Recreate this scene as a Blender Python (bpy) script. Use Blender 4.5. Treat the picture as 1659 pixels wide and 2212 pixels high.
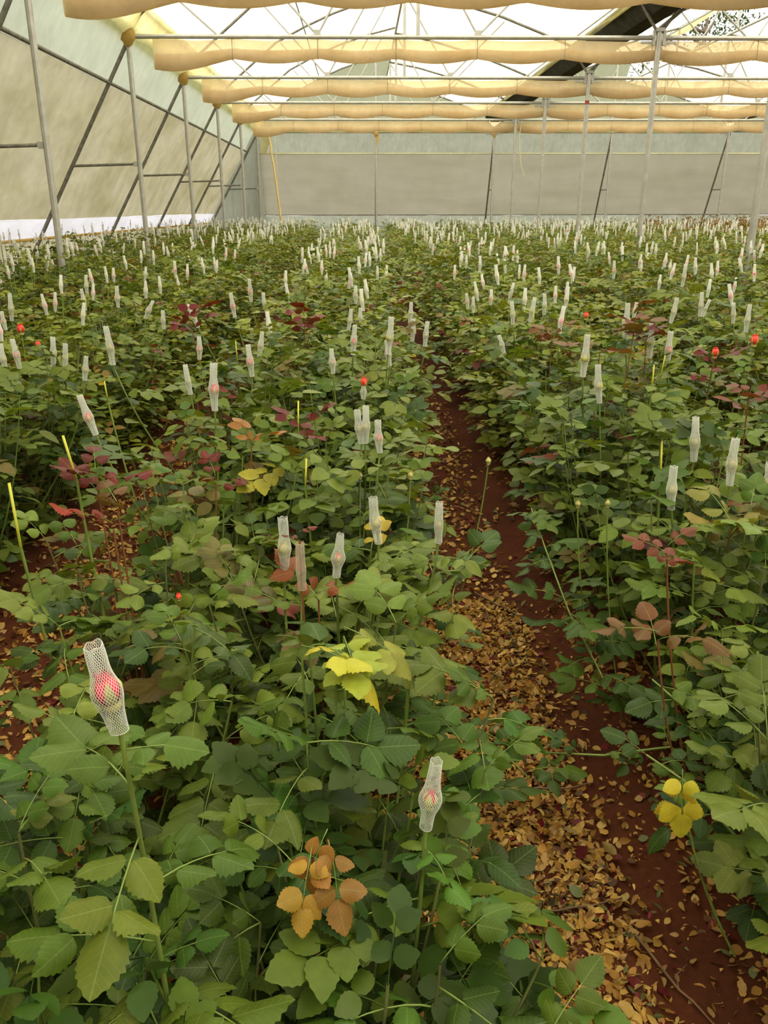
import bpy, math, random
import numpy as np
from mathutils import Matrix, Vector
S = bpy.context.scene
C = S.collection
for o in list(bpy.data.objects): bpy.data.objects.remove(o)
# ------------------------------------------------------------------ camera
FPX, EYE = 1796.0, 1.60
PITCH, YAW, ROLL = math.radians(20.03), math.radians(1.5), math.radians(0.1)
cd = bpy.data.cameras.new('camera'); cam = bpy.data.objects.new('camera', cd); C.objects.link(cam)
cd.sensor_fit = 'VERTICAL'; cd.sensor_height = 36.0; cd.lens = FPX / 2212.0 * 36.0
cd.clip_start = 0.05; cd.clip_end = 400
cam.matrix_world = (Matrix.Translation((0, 0, EYE)) @ Matrix.Rotation(-YAW, 4, 'Z')
                    @ Matrix.Rotation(math.pi / 2 - PITCH, 4, 'X') @ Matrix.Rotation(-ROLL, 4, 'Z'))
S.camera = cam
# ------------------------------------------------------------------ sky: thin bright overcast
SKY = 3.3
w = bpy.data.worlds.new('world'); S.world = w; w.use_nodes = True
bgn = w.node_tree.nodes['Background']
bgn.inputs[0].default_value = (1.0, 0.975, 0.91, 1); bgn.inputs[1].default_value = SKY
sl = bpy.data.lights.new('sun', 'SUN'); sl.energy = 2.2; sl.angle = math.radians(12); sl.color = (1.0, 0.93, 0.78)
so = bpy.data.objects.new('sun', sl); C.objects.link(so); so.location = (10, -10, 30)
so.rotation_euler = (math.radians(22), math.radians(24), 0)
# ------------------------------------------------------------------ exposure
vs = S.view_settings
vs.view_transform = 'Standard'; vs.look = 'None'; vs.gamma = 1.0; vs.use_curve_mapping = False
vs.exposure = -0.15
# ================================================================== helpers
rng = random.Random(11)
NP = np.random.default_rng(5)
fw_ = np.array([math.sin(YAW) * math.cos(PITCH), math.cos(YAW) * math.cos(PITCH), -math.sin(PITCH)])
rt_ = np.array([math.cos(YAW), -math.sin(YAW), 0.0]); up_ = np.cross(rt_, fw_)
def seen(p, margin=120):          # does a world point fall near the photographed view (used only to leave out what is never seen)
    v = np.array(p, float) - (0, 0, EYE); d = v @ fw_
    if d < 0.2: return False
    x = 829.5 + FPX * (v @ rt_) / d; y = 1106 - FPX * (v @ up_) / d
    return -margin < x < 1659 + margin and -margin < y < 2212 + margin

def mesh_np(name, verts, faces, mat=None, cols=None, smooth=False, mats=None, midx=None):
    """verts (n,3) array, faces (m,k) array or list of tuples"""
    me = bpy.data.meshes.new(name)
    if isinstance(faces, np.ndarray) and faces.ndim == 2:
        n, (m, k) = len(verts), faces.shape
        me.vertices.add(n); me.vertices.foreach_set('co', np.asarray(verts, np.float32).ravel())
        me.loops.add(m * k); me.loops.foreach_set('vertex_index', faces.astype(np.int32).ravel())
        me.polygons.add(m); me.polygons.foreach_set('loop_start', np.arange(0, m * k, k, dtype=np.int32))
        me.update(calc_edges=True)
    else:
        me.from_pydata([tuple(v) for v in verts], [], [tuple(f) for f in faces]); me.update()
    if cols is not None:
        a = me.color_attributes.new('Col', 'FLOAT_COLOR', 'POINT')
        c4 = np.ones((len(verts), 4), np.float32); c4[:, :3] = cols
        a.data.foreach_set('color', c4.ravel())
    if mats:
        for m_ in mats: me.materials.append(m_)
        me.polygons.foreach_set('material_index', np.asarray(midx, np.int32))
    elif mat: me.materials.append(mat)
    if smooth: me.polygons.foreach_set('use_smooth', np.ones(len(me.polygons), bool))
    me.validate()
    return me

class MB:
    def __init__(s): s.v = []; s.f = []
    def box(s, a, b):
        n = len(s.v); x0, y0, z0 = a; x1, y1, z1 = b
        s.v += [(x0,y0,z0),(x1,y0,z0),(x1,y1,z0),(x0,y1,z0),(x0,y0,z1),(x1,y0,z1),(x1,y1,z1),(x0,y1,z1)]
        s.f += [tuple(n+i for i in q) for q in ((3,2,1,0),(4,5,6,7),(0,1,5,4),(1,2,6,5),(2,3,7,6),(3,0,4,7))]; return s
    def tube(s, pts, r, n=8, cap=True, flat=1.0):
        pts = [Vector(p) for p in pts]; rs = r if isinstance(r, (list, tuple)) else [r] * len(pts)
        base = len(s.v); ref = None
        for i, p in enumerate(pts):
            t = (pts[min(i+1, len(pts)-1)] - pts[max(i-1, 0)]).normalized()
            if ref is None:
                ref = Vector((1,0,0)) if abs(t.x) < .8 else Vector((0,1,0))
            a = (ref - t * ref.dot(t)).normalized(); b = t.cross(a); ref = a
            for k in range(n):
                an = 2*math.pi*k/n
                s.v.append(tuple(p + (a*math.cos(an) + b*math.sin(an)*flat) * rs[i]))
        for i in range(len(pts)-1):
            for k in range(n):
                k2 = (k+1) % n
                s.f.append((base+i*n+k, base+i*n+k2, base+(i+1)*n+k2, base+(i+1)*n+k))
        if cap:
            s.f.append(tuple(base+k for k in range(n))[::-1]); s.f.append(tuple(base+(len(pts)-1)*n+k for k in range(n)))
        return s
    def sheet(s, grid):            # grid[i][j] of points
        n = len(s.v); a, b = len(grid), len(grid[0])
        for row in grid: s.v += [tuple(p) for p in row]
        for i in range(a-1):
            for j in range(b-1): s.f.append((n+i*b+j, n+i*b+j+1, n+(i+1)*b+j+1, n+(i+1)*b+j))
        return s
    def mesh(s, name, mat, smooth=False): return mesh_np(name, s.v, s.f, mat, smooth=smooth)
    def build(s, name, mat, parent=None, smooth=False, loc=(0,0,0)):
        return link(name, s.mesh(name, mat, smooth), parent, loc)

def link(name, data, parent=None, loc=None, mtx=None):
    o = bpy.data.objects.new(name, data); C.objects.link(o)
    if parent is not None: o.parent = parent
    if mtx is not None: o.matrix_basis = mtx
    elif loc is not None: o.location = loc
    return o
def tag(o, label=None, cat=None, group=None, kind=None):
    if label: o['label'] = label
    if cat: o['category'] = cat
    if group: o['group'] = group
    if kind: o['kind'] = kind
    return o
def thing(name, label, cat, loc=(0,0,0), group=None): return tag(link(name, None, None, loc), label, cat, group)
def struct(o, label=None): return tag(o, label, None, None, 'structure')

# ================================================================== materials
def newmat(name):
    m = bpy.data.materials.new(name); m.use_nodes = True; nt = m.node_tree; nt.nodes.clear()
    out = nt.nodes.new('ShaderNodeOutputMaterial'); return m, nt, out
def N(nt, t, **kw):
    n = nt.nodes.new(t)
    for k, v in kw.items():
        if k.startswith('i_'): n.inputs[k[2:].replace('_', ' ')].default_value = v
        else: setattr(n, k, v)
    return n
def L(nt, a, b): nt.links.new(a, b)
def noise(nt, vec, scale, detail=4, rough=.55):
    n = N(nt, 'ShaderNodeTexNoise'); n.inputs['Scale'].default_value = scale; n.inputs['Detail'].default_value = detail
    n.inputs['Roughness'].default_value = rough
    if vec is not None: L(nt, vec, n.inputs['Vector'])
    return n.outputs['Fac']
def ramp(nt, fac, stops):
    n = N(nt, 'ShaderNodeValToRGB'); cr = n.color_ramp
    while len(cr.elements) < len(stops): cr.elements.new(.5)
    for e, (p, c) in zip(cr.elements, stops): e.position = p; e.color = (*c, 1)
    L(nt, fac, n.inputs[0]); return n.outputs[0]
def mixc(nt, fac, a, b, mode='MIX'):
    n = N(nt, 'ShaderNodeMix', data_type='RGBA', blend_type=mode)
    for sock, v in ((n.inputs['Factor'], fac), (n.inputs['A'], a), (n.inputs['B'], b)):
        pass
    ins = [i for i in n.inputs if i.enabled]
    for sock, v in zip((n.inputs[0], n.inputs[6], n.inputs[7]), (fac, a, b)):
        if isinstance(v, (int, float)): sock.default_value = v
        elif isinstance(v, tuple): sock.default_value = (*v, 1)
        else: L(nt, v, sock)
    return n.outputs[2]
def math_(nt, op, a, b=None):
    n = N(nt, 'ShaderNodeMath', operation=op)
    for i, v in enumerate((a, b)):
        if v is None: continue
        if isinstance(v, (int, float)): n.inputs[i].default_value = v
        else: L(nt, v, n.inputs[i])
    return n.outputs[0]
def objco(nt, scale=None):
    t = N(nt, 'ShaderNodeTexCoord'); o = t.outputs['Object']
    if scale:
        m = N(nt, 'ShaderNodeMapping'); m.inputs['Scale'].default_value = scale; L(nt, o, m.inputs[0]); o = m.outputs[0]
    return o
def geoco(nt, scale=None):
    t = N(nt, 'ShaderNodeNewGeometry'); o = t.outputs['Position']
    if scale:
        m = N(nt, 'ShaderNodeMapping'); m.inputs['Scale'].default_value = scale; L(nt, o, m.inputs[0]); o = m.outputs[0]
    return o
def bump(nt, h, strength=.3, dist=.01):
    n = N(nt, 'ShaderNodeBump'); n.inputs['Strength'].default_value = strength; n.inputs['Distance'].default_value = dist
    L(nt, h, n.inputs['Height']); return n.outputs[0]

def plain(name, col, rough=.5, metal=0, var=.15, scale=20, spec=.4, bumpy=0):
    m, nt, out = newmat(name); p = N(nt, 'ShaderNodeBsdfPrincipled')
    f = noise(nt, geoco(nt), scale)
    c = ramp(nt, f, [(.3, tuple(x*(1-var) for x in col)), (.7, tuple(min(1, x*(1+var)) for x in col))])
    L(nt, c, p.inputs['Base Color']); p.inputs['Roughness'].default_value = rough; p.inputs['Metallic'].default_value = metal
    p.inputs['Specular IOR Level'].default_value = spec
    if bumpy: L(nt, bump(nt, f, bumpy), p.inputs['Normal'])
    L(nt, p.outputs[0], out.inputs[0]); return m

def film(name, col, transp, stain=None, crease=0.0, refl=.12, vary=.0, sc=(1,1,1)):
    """thin plastic sheet / insect net: some light passes straight, most is scattered through"""
    m, nt, out = newmat(name)
    f = noise(nt, geoco(nt, sc), 1.3, 5)
    c = mixc(nt, ramp(nt, f, [(.42, (0,0,0)), (.68, (1,1,1))]), col, stain or col)
    if vary:
        f2 = noise(nt, geoco(nt, (sc[0]*6, sc[1]*6, sc[2]*.7)), 1.5, 4)
        c = mixc(nt, vary, c, ramp(nt, f2, [(.3, (.55,.55,.5)), (.7, (1,1,1))]), 'MULTIPLY')
    tl = N(nt, 'ShaderNodeBsdfTranslucent'); L(nt, c, tl.inputs[0])
    df = N(nt, 'ShaderNodeBsdfDiffuse'); L(nt, c, df.inputs[0])
    if crease:
        f3 = noise(nt, geoco(nt, (sc[0]*1.5, sc[1]*1.5, sc[2]*.6)), 2.2, 3)
        b = bump(nt, f3, crease, .25); L(nt, b, tl.inputs['Normal']); L(nt, b, df.inputs['Normal'])
    mx = N(nt, 'ShaderNodeMixShader'); mx.inputs[0].default_value = refl
    L(nt, tl.outputs[0], mx.inputs[1]); L(nt, df.outputs[0], mx.inputs[2])
    last = mx.outputs[0]
    if transp:
        tp = N(nt, 'ShaderNodeBsdfTransparent'); tp.inputs[0].default_value = (*[min(1, x*1.03) for x in col], 1)
        m2 = N(nt, 'ShaderNodeMixShader'); m2.inputs[0].default_value = transp
        L(nt, last, m2.inputs[1]); L(nt, tp.outputs[0], m2.inputs[2]); last = m2.outputs[0]
    L(nt, last, out.inputs[0]); return m

def leafmat(name, src, fine=True):
    m, nt, out = newmat(name)
    if src == 'object': col = N(nt, 'ShaderNodeObjectInfo').outputs['Color']
    else: col = N(nt, 'ShaderNodeAttribute', attribute_name='Col').outputs['Color']
    geo = N(nt, 'ShaderNodeNewGeometry')
    f = noise(nt, geoco(nt), 45, 3)
    col = mixc(nt, .55, col, ramp(nt, f, [(.3, (.72,.74,.68)), (.7, (1.14,1.12,1.15))]), 'MULTIPLY')
    p = N(nt, 'ShaderNodeBsdfPrincipled'); p.inputs['Roughness'].default_value = .40; p.inputs['Specular IOR Level'].default_value = .17
    if fine:
        tc = N(nt, 'ShaderNodeTexCoord'); sp = N(nt, 'ShaderNodeSeparateXYZ'); L(nt, tc.outputs['Object'], sp.inputs[0])
        ax = math_(nt, 'ABSOLUTE', sp.outputs[0])
        rib = math_(nt, 'LESS_THAN', ax, .012)
        ph = math_(nt, 'SUBTRACT', sp.outputs[1], math_(nt, 'MULTIPLY', ax, .75))
        sn = math_(nt, 'SINE', math_(nt, 'MULTIPLY', ph, 24.0))
        vein = math_(nt, 'POWER', math_(nt, 'ABSOLUTE', sn), 24.0)
        col = mixc(nt, math_(nt, 'MULTIPLY', rib, .30), col, (.22, .28, .09))
        col = mixc(nt, math_(nt, 'MULTIPLY', vein, .09), col, (.22, .30, .10))
        h = math_(nt, 'ADD', math_(nt, 'MULTIPLY', vein, -.5), math_(nt, 'MULTIPLY', rib, -1.0))
        b = bump(nt, h, .30, .0012); L(nt, b, p.inputs['Normal'])
    back = mixc(nt, .4, col, (.13, .18, .085))
    face = mixc(nt, math_(nt, 'MULTIPLY', geo.outputs['Backfacing'], .8), col, back)
    L(nt, face, p.inputs['Base Color'])
    tl = N(nt, 'ShaderNodeBsdfTranslucent')
    L(nt, mixc(nt, 1.0, col, (1.5, 1.35, .55), 'MULTIPLY'), tl.inputs[0])
    mx = N(nt, 'ShaderNodeMixShader'); mx.inputs[0].default_value = .25
    L(nt, p.outputs[0], mx.inputs[1]); L(nt, tl.outputs[0], mx.inputs[2]); L(nt, mx.outputs[0], out.inputs[0])
    return m

M = {}
M['steel'] = plain('galvanized_steel', (.42, .41, .38), .45, .5, .14, 9)
M['oldsteel'] = plain('weathered_pipe', (.20, .19, .16), .6, .3, .35, 14)
M['gutter'] = plain('dull_gutter_metal', (.050, .046, .038), .9, 0, .3, 6, .1)
M['roof'] = film('roof_film', (.95, .93, .80), .42, (.9, .86, .66), 0, .1)
M['eave'] = film('yellowed_film', (.80, .76, .46), .06, (.66, .58, .26), .35, .2, .3)
M['net_hi'] = film('pale_green_net', (.345, .37, .285), .03, (.315, .34, .26), .3, .2, .3, (.5,.5,1))
M['net_lo'] = film('beige_insect_net', (.30, .28, .19), .02, (.225, .205, .115), .45, .2, .45, (.35,.35,.9))
M['net_back'] = film('grey_insect_net', (.235, .225, .165), .02, (.205, .193, .135), .15, .2, .2, (.25,.25,1.4))
M['net_backhi'] = film('grey_green_net', (.26, .275, .215), .02, (.235, .25, .19), .3, .2, .4)
M['skirt'] = film('white_skirt_film', (.46, .46, .50), .02, (.40, .40, .42), .2, .2)
M['gable'] = film('gable_film', (.31, .335, .225), .02, (.28, .305, .20), .1, .15, .1)
M['curtain'] = film('tan_shade_cloth', (.82, .69, .46), .22, (.76, .60, .36), .2, .35, .25, (1,3,3))
M['wrap'] = film('ochre_wrap_cloth', (.72, .52, .20), 0, (.60, .40, .12), .3, .5)
M['rope'] = plain('rope', (.60, .45, .20), .8)
M['twine'] = plain('pale_twine', (.62, .58, .36), .8)
M['leafA'] = leafmat('rose_leaf', 'object', True)
M['leafB'] = leafmat('rose_leaf_spray', 'object', False)
M['leafC'] = leafmat('rose_foliage', 'attr', False)
M['stem'] = plain('green_stem', (.15, .21, .04), .5, 0, .25, 12)
M['cane'] = plain('brown_green_cane', (.13, .14, .045), .6, 0, .4, 10)
M['cut'] = plain('yellow_cut_stem', (.46, .46, .05), .5, 0, .15, 12)
M['redstem'] = plain('red_stem', (.20, .07, .03), .5)
M['petalp'] = plain('pink_petal', (.78, .035, .10), .5, 0, .15, 60)
M['petalr'] = plain('red_orange_petal', (.80, .05, .03), .5, 0, .2, 60)
M['petalc'] = plain('cream_bud', (.55, .44, .16), .5, 0, .25, 50)
M['sepal'] = plain('sepal_green', (.40, .38, .12), .55, 0, .2, 40)
M['twig'] = plain('dry_twig', (.17, .095, .045), .8, 0, .3, 20)
M['bark'] = plain('tree_bark', (.12, .09, .06), .85, 0, .3, 6)
def netmat(name, transp):
    m, nt, out = newmat(name)
    p = N(nt, 'ShaderNodeBsdfPrincipled'); p.inputs['Base Color'].default_value = (.84, .85, .82, 1); p.inputs['Roughness'].default_value = .4
    tl = N(nt, 'ShaderNodeBsdfTranslucent'); tl.inputs[0].default_value = (.86, .87, .82, 1)
    mx = N(nt, 'ShaderNodeMixShader'); mx.inputs[0].default_value = .4
    L(nt, p.outputs[0], mx.inputs[1]); L(nt, tl.outputs[0], mx.inputs[2]); last = mx.outputs[0]
    if transp:
        tp = N(nt, 'ShaderNodeBsdfTransparent'); m2 = N(nt, 'ShaderNodeMixShader'); m2.inputs[0].default_value = transp
        L(nt, last, m2.inputs[1]); L(nt, tp.outputs[0], m2.inputs[2]); last = m2.outputs[0]
    L(nt, last, out.inputs[0]); return m
M['net'] = netmat('white_plastic_net', 0); M['netfar'] = netmat('fine_white_net', .36)
def soilmat():
    m, nt, out = newmat('red_soil'); p = N(nt, 'ShaderNodeBsdfPrincipled')
    g = geoco(nt); f = noise(nt, g, 3.0, 8, .65); f2 = noise(nt, g, 60, 4)
    c = ramp(nt, f, [(.3, (.055, .016, .006)), (.55, (.085, .023, .008)), (.75, (.115, .035, .013))])
    c = mixc(nt, .5, c, ramp(nt, f2, [(.35, (.6,.55,.5)), (.7, (1.15,1.1,1.1))]), 'MULTIPLY')
    L(nt, c, p.inputs['Base Color']); p.inputs['Roughness'].default_value = .95; p.inputs['Specular IOR Level'].default_value = .15
    L(nt, bump(nt, math_(nt, 'ADD', f, f2), .5, .01), p.inputs['Normal'])
    L(nt, p.outputs[0], out.inputs[0]); return m
M['soil'] = soilmat()

# ================================================================== greenhouse shell
XL, BW, ZC = -3.35, 7.78, 3.96
XG = XL + BW; XG2 = XG + BW
YB = 29.8
TY = [9.8 + 4*i for i in range(6)]           # truss / post lines in view, the last is the end wall
Y0F = -7.0                                   # the house goes on behind the camera
# ---- floor
gx = np.concatenate([[-90,-30,-12,-8], np.arange(-6, 6.01, .1), [7, 9, 12, 16, 30, 90]])
gy = np.concatenate([[-90,-30,-10,-4], np.arange(0, 10.01, .1), np.arange(10.5, 31, 1.0), [34, 45, 110]])
BEDC, PITCHB, BEDW = -0.35, 1.60, .86
def bedz(x):
    d = abs(((x - BEDC + PITCHB/2) % PITCHB) - PITCHB/2)
    return .07 * np.clip((BEDW/2 + .08 - d) / .16, 0, 1)
X, Y = np.meshgrid(gx, gy)
Z = bedz(X) * ((Y > .3) & (Y < 29)) + NP.normal(0, .006, X.shape) * ((np.abs(X) < 6) & (Y > 0) & (Y < 10))
nX, nY = len(gx), len(gy); idx = np.arange(nX*nY).reshape(nY, nX)
q = np.stack([idx[:-1,:-1], idx[:-1,1:], idx[1:,1:], idx[1:,:-1]], -1).reshape(-1, 4)
struct(link('floor', mesh_np('floor', np.stack([X, Y, Z], -1).reshape(-1, 3), q, M['soil'], smooth=True)), 'red-brown soil floor between the rose beds')

# ---- roof film: each bay has a long left curve rising past a vertical ridge vent and a lower right curve
LARC = [(0, 4.12), (.55, 4.55), (1.44, 5.24), (2.1, 5.56), (2.78, 5.84), (3.6, 6.10), (4.41, 6.29)]
RARC = [(4.2, 5.44), (5.0, 5.30), (6.06, 5.02), (6.8, 4.76), (7.15, 4.63), (7.41, 4.53)]
ys = [Y0F, -3, 1, 5.8] + TY
def arc_sheet(x0, arc):
    g = []
    for k in range(len(ys)):
        g.append([(x0+x, ys[k], z) for x, z in arc])
        if k < len(ys)-1: g.append([(x0+x, (ys[k]+ys[k+1])/2, z - .05*math.sin(math.pi*j/(len(arc)-1))) for j, (x, z) in enumerate(arc)])
    return MB().sheet(g)
for b, x0 in enumerate((XL, XG, XG2)):
    struct(arc_sheet(x0, LARC if b == 0 else [(.37, 4.53)] + LARC[2:]).build('ceiling', M['roof'], smooth=True), 'bright translucent film over the long roof curve')
    struct(arc_sheet(x0, RARC).build('ceiling', M['roof'], smooth=True), 'bright translucent film over the short roof curve')
# ---- gables above the chord of the end wall, then the sloping end wall below
for b, x0 in enumerate((XL, XG, XG2)):
    prof = [(x0+x, z) for x, z in LARC] + [(x0+x, z) for x, z in RARC] + [(x0+BW, 4.0)]
    top = prof; mb = MB()
    poly = [(x, YB+.06, z) for x, z in prof] + [(x0+BW, YB+.06, ZC), (x0, YB+.06, ZC)]
    mb.v += poly; mb.f.append(tuple(range(len(poly))))
    struct(mb.build('wall_gable', M['gable']), 'pale green film gable above the end wall')
def slope(p0, p1, q0, q1, nu, nv, wob, nrm, seed):
    r_ = random.Random(seed); g = []
    for i in range(nu+1):
        row = []
        for j in range(nv+1):
            u, v = i/nu, j/nv
            a = Vector(p0).lerp(Vector(p1), u); b = Vector(q0).lerp(Vector(q1), u); p = a.lerp(b, v)
            row.append(p + Vector(nrm) * (wob * math.sin(math.pi*v) * (.5+.5*math.cos(2*math.pi*u*(nu/4))) + r_.uniform(-.012, .012)))
        g.append(row)
    return g
def lx(z): return XL - .42*0 - (ZC - z) * (1.65/2.76) - .05       # sloping left cladding, just outside its raking pipes
def byy(z): return YB + (ZC - z) * (1.30/2.60) + .06               # sloping end cladding
def left_strip(name, z0, z1, mat, label, nv=4, wob=.04, sd=1):
    g = slope((lx(z0), Y0F, z0), (lx(z0), YB, z0), (lx(z1), Y0F, z1), (lx(z1), YB, z1), 40, nv, wob, (-.8, 0, .4), sd)
    struct(MB().sheet(g).build(name, mat, smooth=True), label)
left_strip('wall_left', 3.36, 4.12, M['net_hi'], 'pale green upper strip of the sloping left wall')
left_strip('wall_left', 1.46, 3.36, M['net_lo'], 'stained beige netting of the sloping left wall', 8, .06, 2)
left_strip('wall_left', 1.16, 1.46, M['skirt'], 'white plastic skirt along the foot of the left wall', 3, .02, 3)
left_strip('wall_left', 0.0, 1.16, M['net_lo'], 'beige foot of the left wall behind the roses', 3, .02, 4)
XR = XG2 + BW
def back_strip(name, z0, z1, mat, label, x0=XL, nv=4, wob=.03, sd=1):
    g = slope((x0, byy(z0), z0), (XR, byy(z0), z0), (x0, byy(z1), z1), (XR, byy(z1), z1), 48, nv, wob, (0, .8, .4), sd)
    struct(MB().sheet(g).build(name, mat, smooth=True), label)
back_strip('wall_back', 3.33, 4.0, M['net_backhi'], 'grey-green upper strip of the end wall', sd=5)
back_strip('wall_back', 1.38, 3.33, M['net_back'], 'grey insect netting of the end wall', nv=8, wob=.05, sd=6)
back_strip('wall_back', 0, 1.38, M['net_backhi'], 'foot of the end wall behind the roses', nv=3, sd=7)
mb = MB(); mb.v += [(XL-.14, YB+.01, ZC+.10), (lx(0)-.2, YB+.01, 0), (XL, YB+.01, 0), (XL, YB+.01, ZC+.10)]; mb.f.append((0, 1, 2, 3))
struct(mb.build('wall_corner', M['net_backhi']), 'pale triangular panel closing the left back corner')
mb = MB(); mb.v += [(XL, YB+.2, ZC+.05), (XL, byy(0)+.2, 0), (XL, YB, 0)]; mb.f.append((0, 1, 2))
struct(mb.build('wall_corner', M['net_backhi']), 'narrow side panel beside the corner post')

# ---- unseen walls added behind and far right to cut light from the sides
mb = MB(); mb.v += [(lx(0)-.2, Y0F, 0), (XR, Y0F, 0), (XR, Y0F, 6.3), (lx(0)-.2, Y0F, 6.3)]; mb.f.append((0, 1, 2, 3))
struct(mb.build('wall_front_added', M['net_back']), 'unseen netting wall added behind the photographer to cut side light')
mb = MB(); mb.v += [(XR, Y0F, 0), (XR, byy(0), 0), (XR, byy(0), 4.3), (XR, Y0F, 4.3)]; mb.f.append((0, 1, 2, 3))
struct(mb.build('wall_right_added', M['net_back']), 'unseen netting wall added on the far right to cut side light')
# ---- posts
ordn = ['first', 'second', 'third', 'fourth', 'fifth', 'sixth']
def pipe(p, q, r, n=10): return MB().tube([p, q], r, n)
def wraplump(seed, r0=.09):
    r_ = random.Random(seed); g = []
    for i in range(7):
        t = i/6; rr = r0*(.55 + .75*math.sin(math.pi*min(1, t*1.05))) if i < 6 else r0*.35
        g.append([((rr*(1+r_.uniform(-.2,.25)))*math.cos(a), (rr*(1+r_.uniform(-.2,.25)))*math.sin(a), (t-.5)*.30 + r_.uniform(-.015,.015)) for a in [2*math.pi*k/9 for k in range(9)]])
    for row in g: row.append(row[0])
    return MB().sheet(g)
for i, y in enumerate(TY):
    # left sidewall: post + raking pipe + tie + wrap is one welded frame
    end = i == 5
    t = thing('sidewall_frame', ('corner sidewall frame where the left wall meets the end wall' if end else
              '%s galvanized sidewall post and raking pipe from the camera, left wall' % ordn[i]), 'post', (XL, y, 0), 'left sidewall posts')
    pipe((0,0,0), (0,0,ZC+.12), .038).build('post', M['steel'], t)
    pipe((0,0,ZC-.05), (lx(0)-XL+.06, 0, .0), .03).build('raking_pipe', M['oldsteel'], t)
    zt = 2.22; pipe((0,0,zt+.03), (lx(zt)-XL+.06, 0, zt), .02).build('tie_pipe', M['oldsteel'], t)
    MB().box((-.09,-.03,zt-.005), (-.03,.03,zt+.06)).build('clamp', M['steel'], t)
    if i in (1, 2, 3, 4): wraplump(i).build('cloth_wrap', M['wrap'], t, True, (0.0, -.02, ZC+.02))
    pipe((0,0,ZC+.1), (.14,0,ZC+.32), .02).build('eave_bracket', M['steel'], t)
for i, y in enumerate(TY):
    for b, x in enumerate((XG, XG2)):
        if b == 1 and i < 4: continue
        end = i == 5
        lab = {(0,5): 'galvanized end-wall post below the dark gutter, left of twine', (1,4): 'galvanized post under the second gutter near the end wall', (1,5): 'far right end-wall post with forked bracket top'}.get((b, i), '%s galvanized post from the camera under the dark gutter' % ordn[i])
        t = thing('gutter_post', lab, 'post', (x, y, 0), 'posts under the gutters')
        pipe((0,0,0), (0,0,ZC+.10), .042, 12).build('post', M['steel'], t)
        for s in (-1, 1):
            pipe((s*.02,0,ZC+.06), (s*.30,0,ZC+.44), .022).build('fork_arm', M['oldsteel'], t)
            MB().box((s*.075-.02,-.03,ZC-.10), (s*.075+.02,.03,ZC+.10)).build('clamp_plate', M['steel'], t)
            MB().box((min(s*.06,s*.26),-.02,ZC-.075), (max(s*.06,s*.26),.02,ZC-.045)).build('chord_shoe', M['steel'], t)
        MB().box((-.06,-.05,ZC+.08), (.06,.05,ZC+.13)).build('cap_plate', M['steel'], t)
        if end:
            pipe((0,.02,ZC-.1), (0, byy(0)-YB-.05, 0), .03).build('raking_pipe', M['oldsteel'], t)
            pipe((0,0,2.2), (0, byy(2.2)-YB-.04, 2.2), .018).build('tie_pipe', M['oldsteel'], t)
            if b == 0: wraplump(33, .07).build('cloth_wrap', M['rope'], t, True, (0,-.02,ZC-.02))
        if b == 0 and i == 2: MB().tube([(0,0,3.50),(0,0,3.57)], .0435, 12).build('red_tape', plain('red_tape', (.30,.05,.04), .6), t)
for k, (xm, lab) in enumerate(((XL+BW/2, 'slim middle post of the end wall in the left bay'), (XG+BW/2, 'slim middle post of the end wall in the right bay'))):
    t = thing('end_wall_post', lab, 'post', (xm, YB, 0), 'middle posts of the end wall')
    pipe((0,0,0), (0,0,ZC+(2.2 if k == 0 else 2.2)), .035).build('post', M['steel'], t)
    pipe((0,.02,ZC-.1), (0, byy(0)-YB-.05, 0), .03).build('raking_pipe', M['oldsteel'], t)
    pipe((0,0,2.2), (0, byy(2.2)-YB-.04, 2.2), .018).build('tie_pipe', M['oldsteel'], t)
    if k == 0:
        wraplump(51, .06).build('cloth_wrap', M['wrap'], t, True, (0,-.03,ZC))
        MB().sheet([[(-.06+.02*j, -.05-.01*(j%2), ZC-.03-.12*i_*(1-.12*j)) for j in range(7)] for i_ in range(4)]).build('cloth_tail', M['wrap'], t, True, (.05,0,-.05))
# rails along the walls
tag(pipe((lx(3.36)+.07, Y0F, 3.36), (lx(3.36)+.07, YB, 3.36), .026).build('wall_rail', M['oldsteel']), 'long dark rail pipe along the sloping left wall', 'rail')
tag(pipe((lx(1.17)+.06, Y0F, 1.17), (lx(1.17)+.06, YB, 1.17), .022).build('wall_rail', M['wrap']), 'low yellowed rail below the white skirt of the left wall', 'rail')
tag(pipe((XL, byy(3.33)-.08, 3.33), (XR, byy(3.33)-.08, 3.33), .024).build('wall_rail', M['twine']), 'pale horizontal rail across the grey end wall', 'rail')
tag(pipe((XL, byy(1.40)-.08, 1.40), (XR, byy(1.40)-.08, 1.40), .018).build('wall_rail', M['oldsteel']), 'thin dark hem rail low on the end wall', 'rail')
tag(pipe((XL+.22, Y0F, 4.34), (XL+.22, YB, 4.34), .028).build('eave_purlin', M['oldsteel']), 'dark eave purlin above the left post tops', 'purlin')
for x0, nm in ((XL, 'left'), (XG, 'right')):
    tag(pipe((x0+4.40, Y0F, 6.24), (x0+4.40, YB, 6.24), .025).build('ridge_purlin', M['steel']), 'ridge purlin at the top of the %s bay vent' % nm, 'purlin')
    tag(pipe((x0+4.20, Y0F, 5.40), (x0+4.20, YB, 5.40), .025).build('vent_purlin', M['steel']), 'lower vent purlin of the %s bay roof' % nm, 'purlin')
    tag(pipe((x0+2.1, Y0F, 5.50), (x0+2.1, YB, 5.50), .018).build('roof_purlin', M['steel']), 'thin purlin halfway up the long curve, %s bay' % nm, 'purlin')
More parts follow.
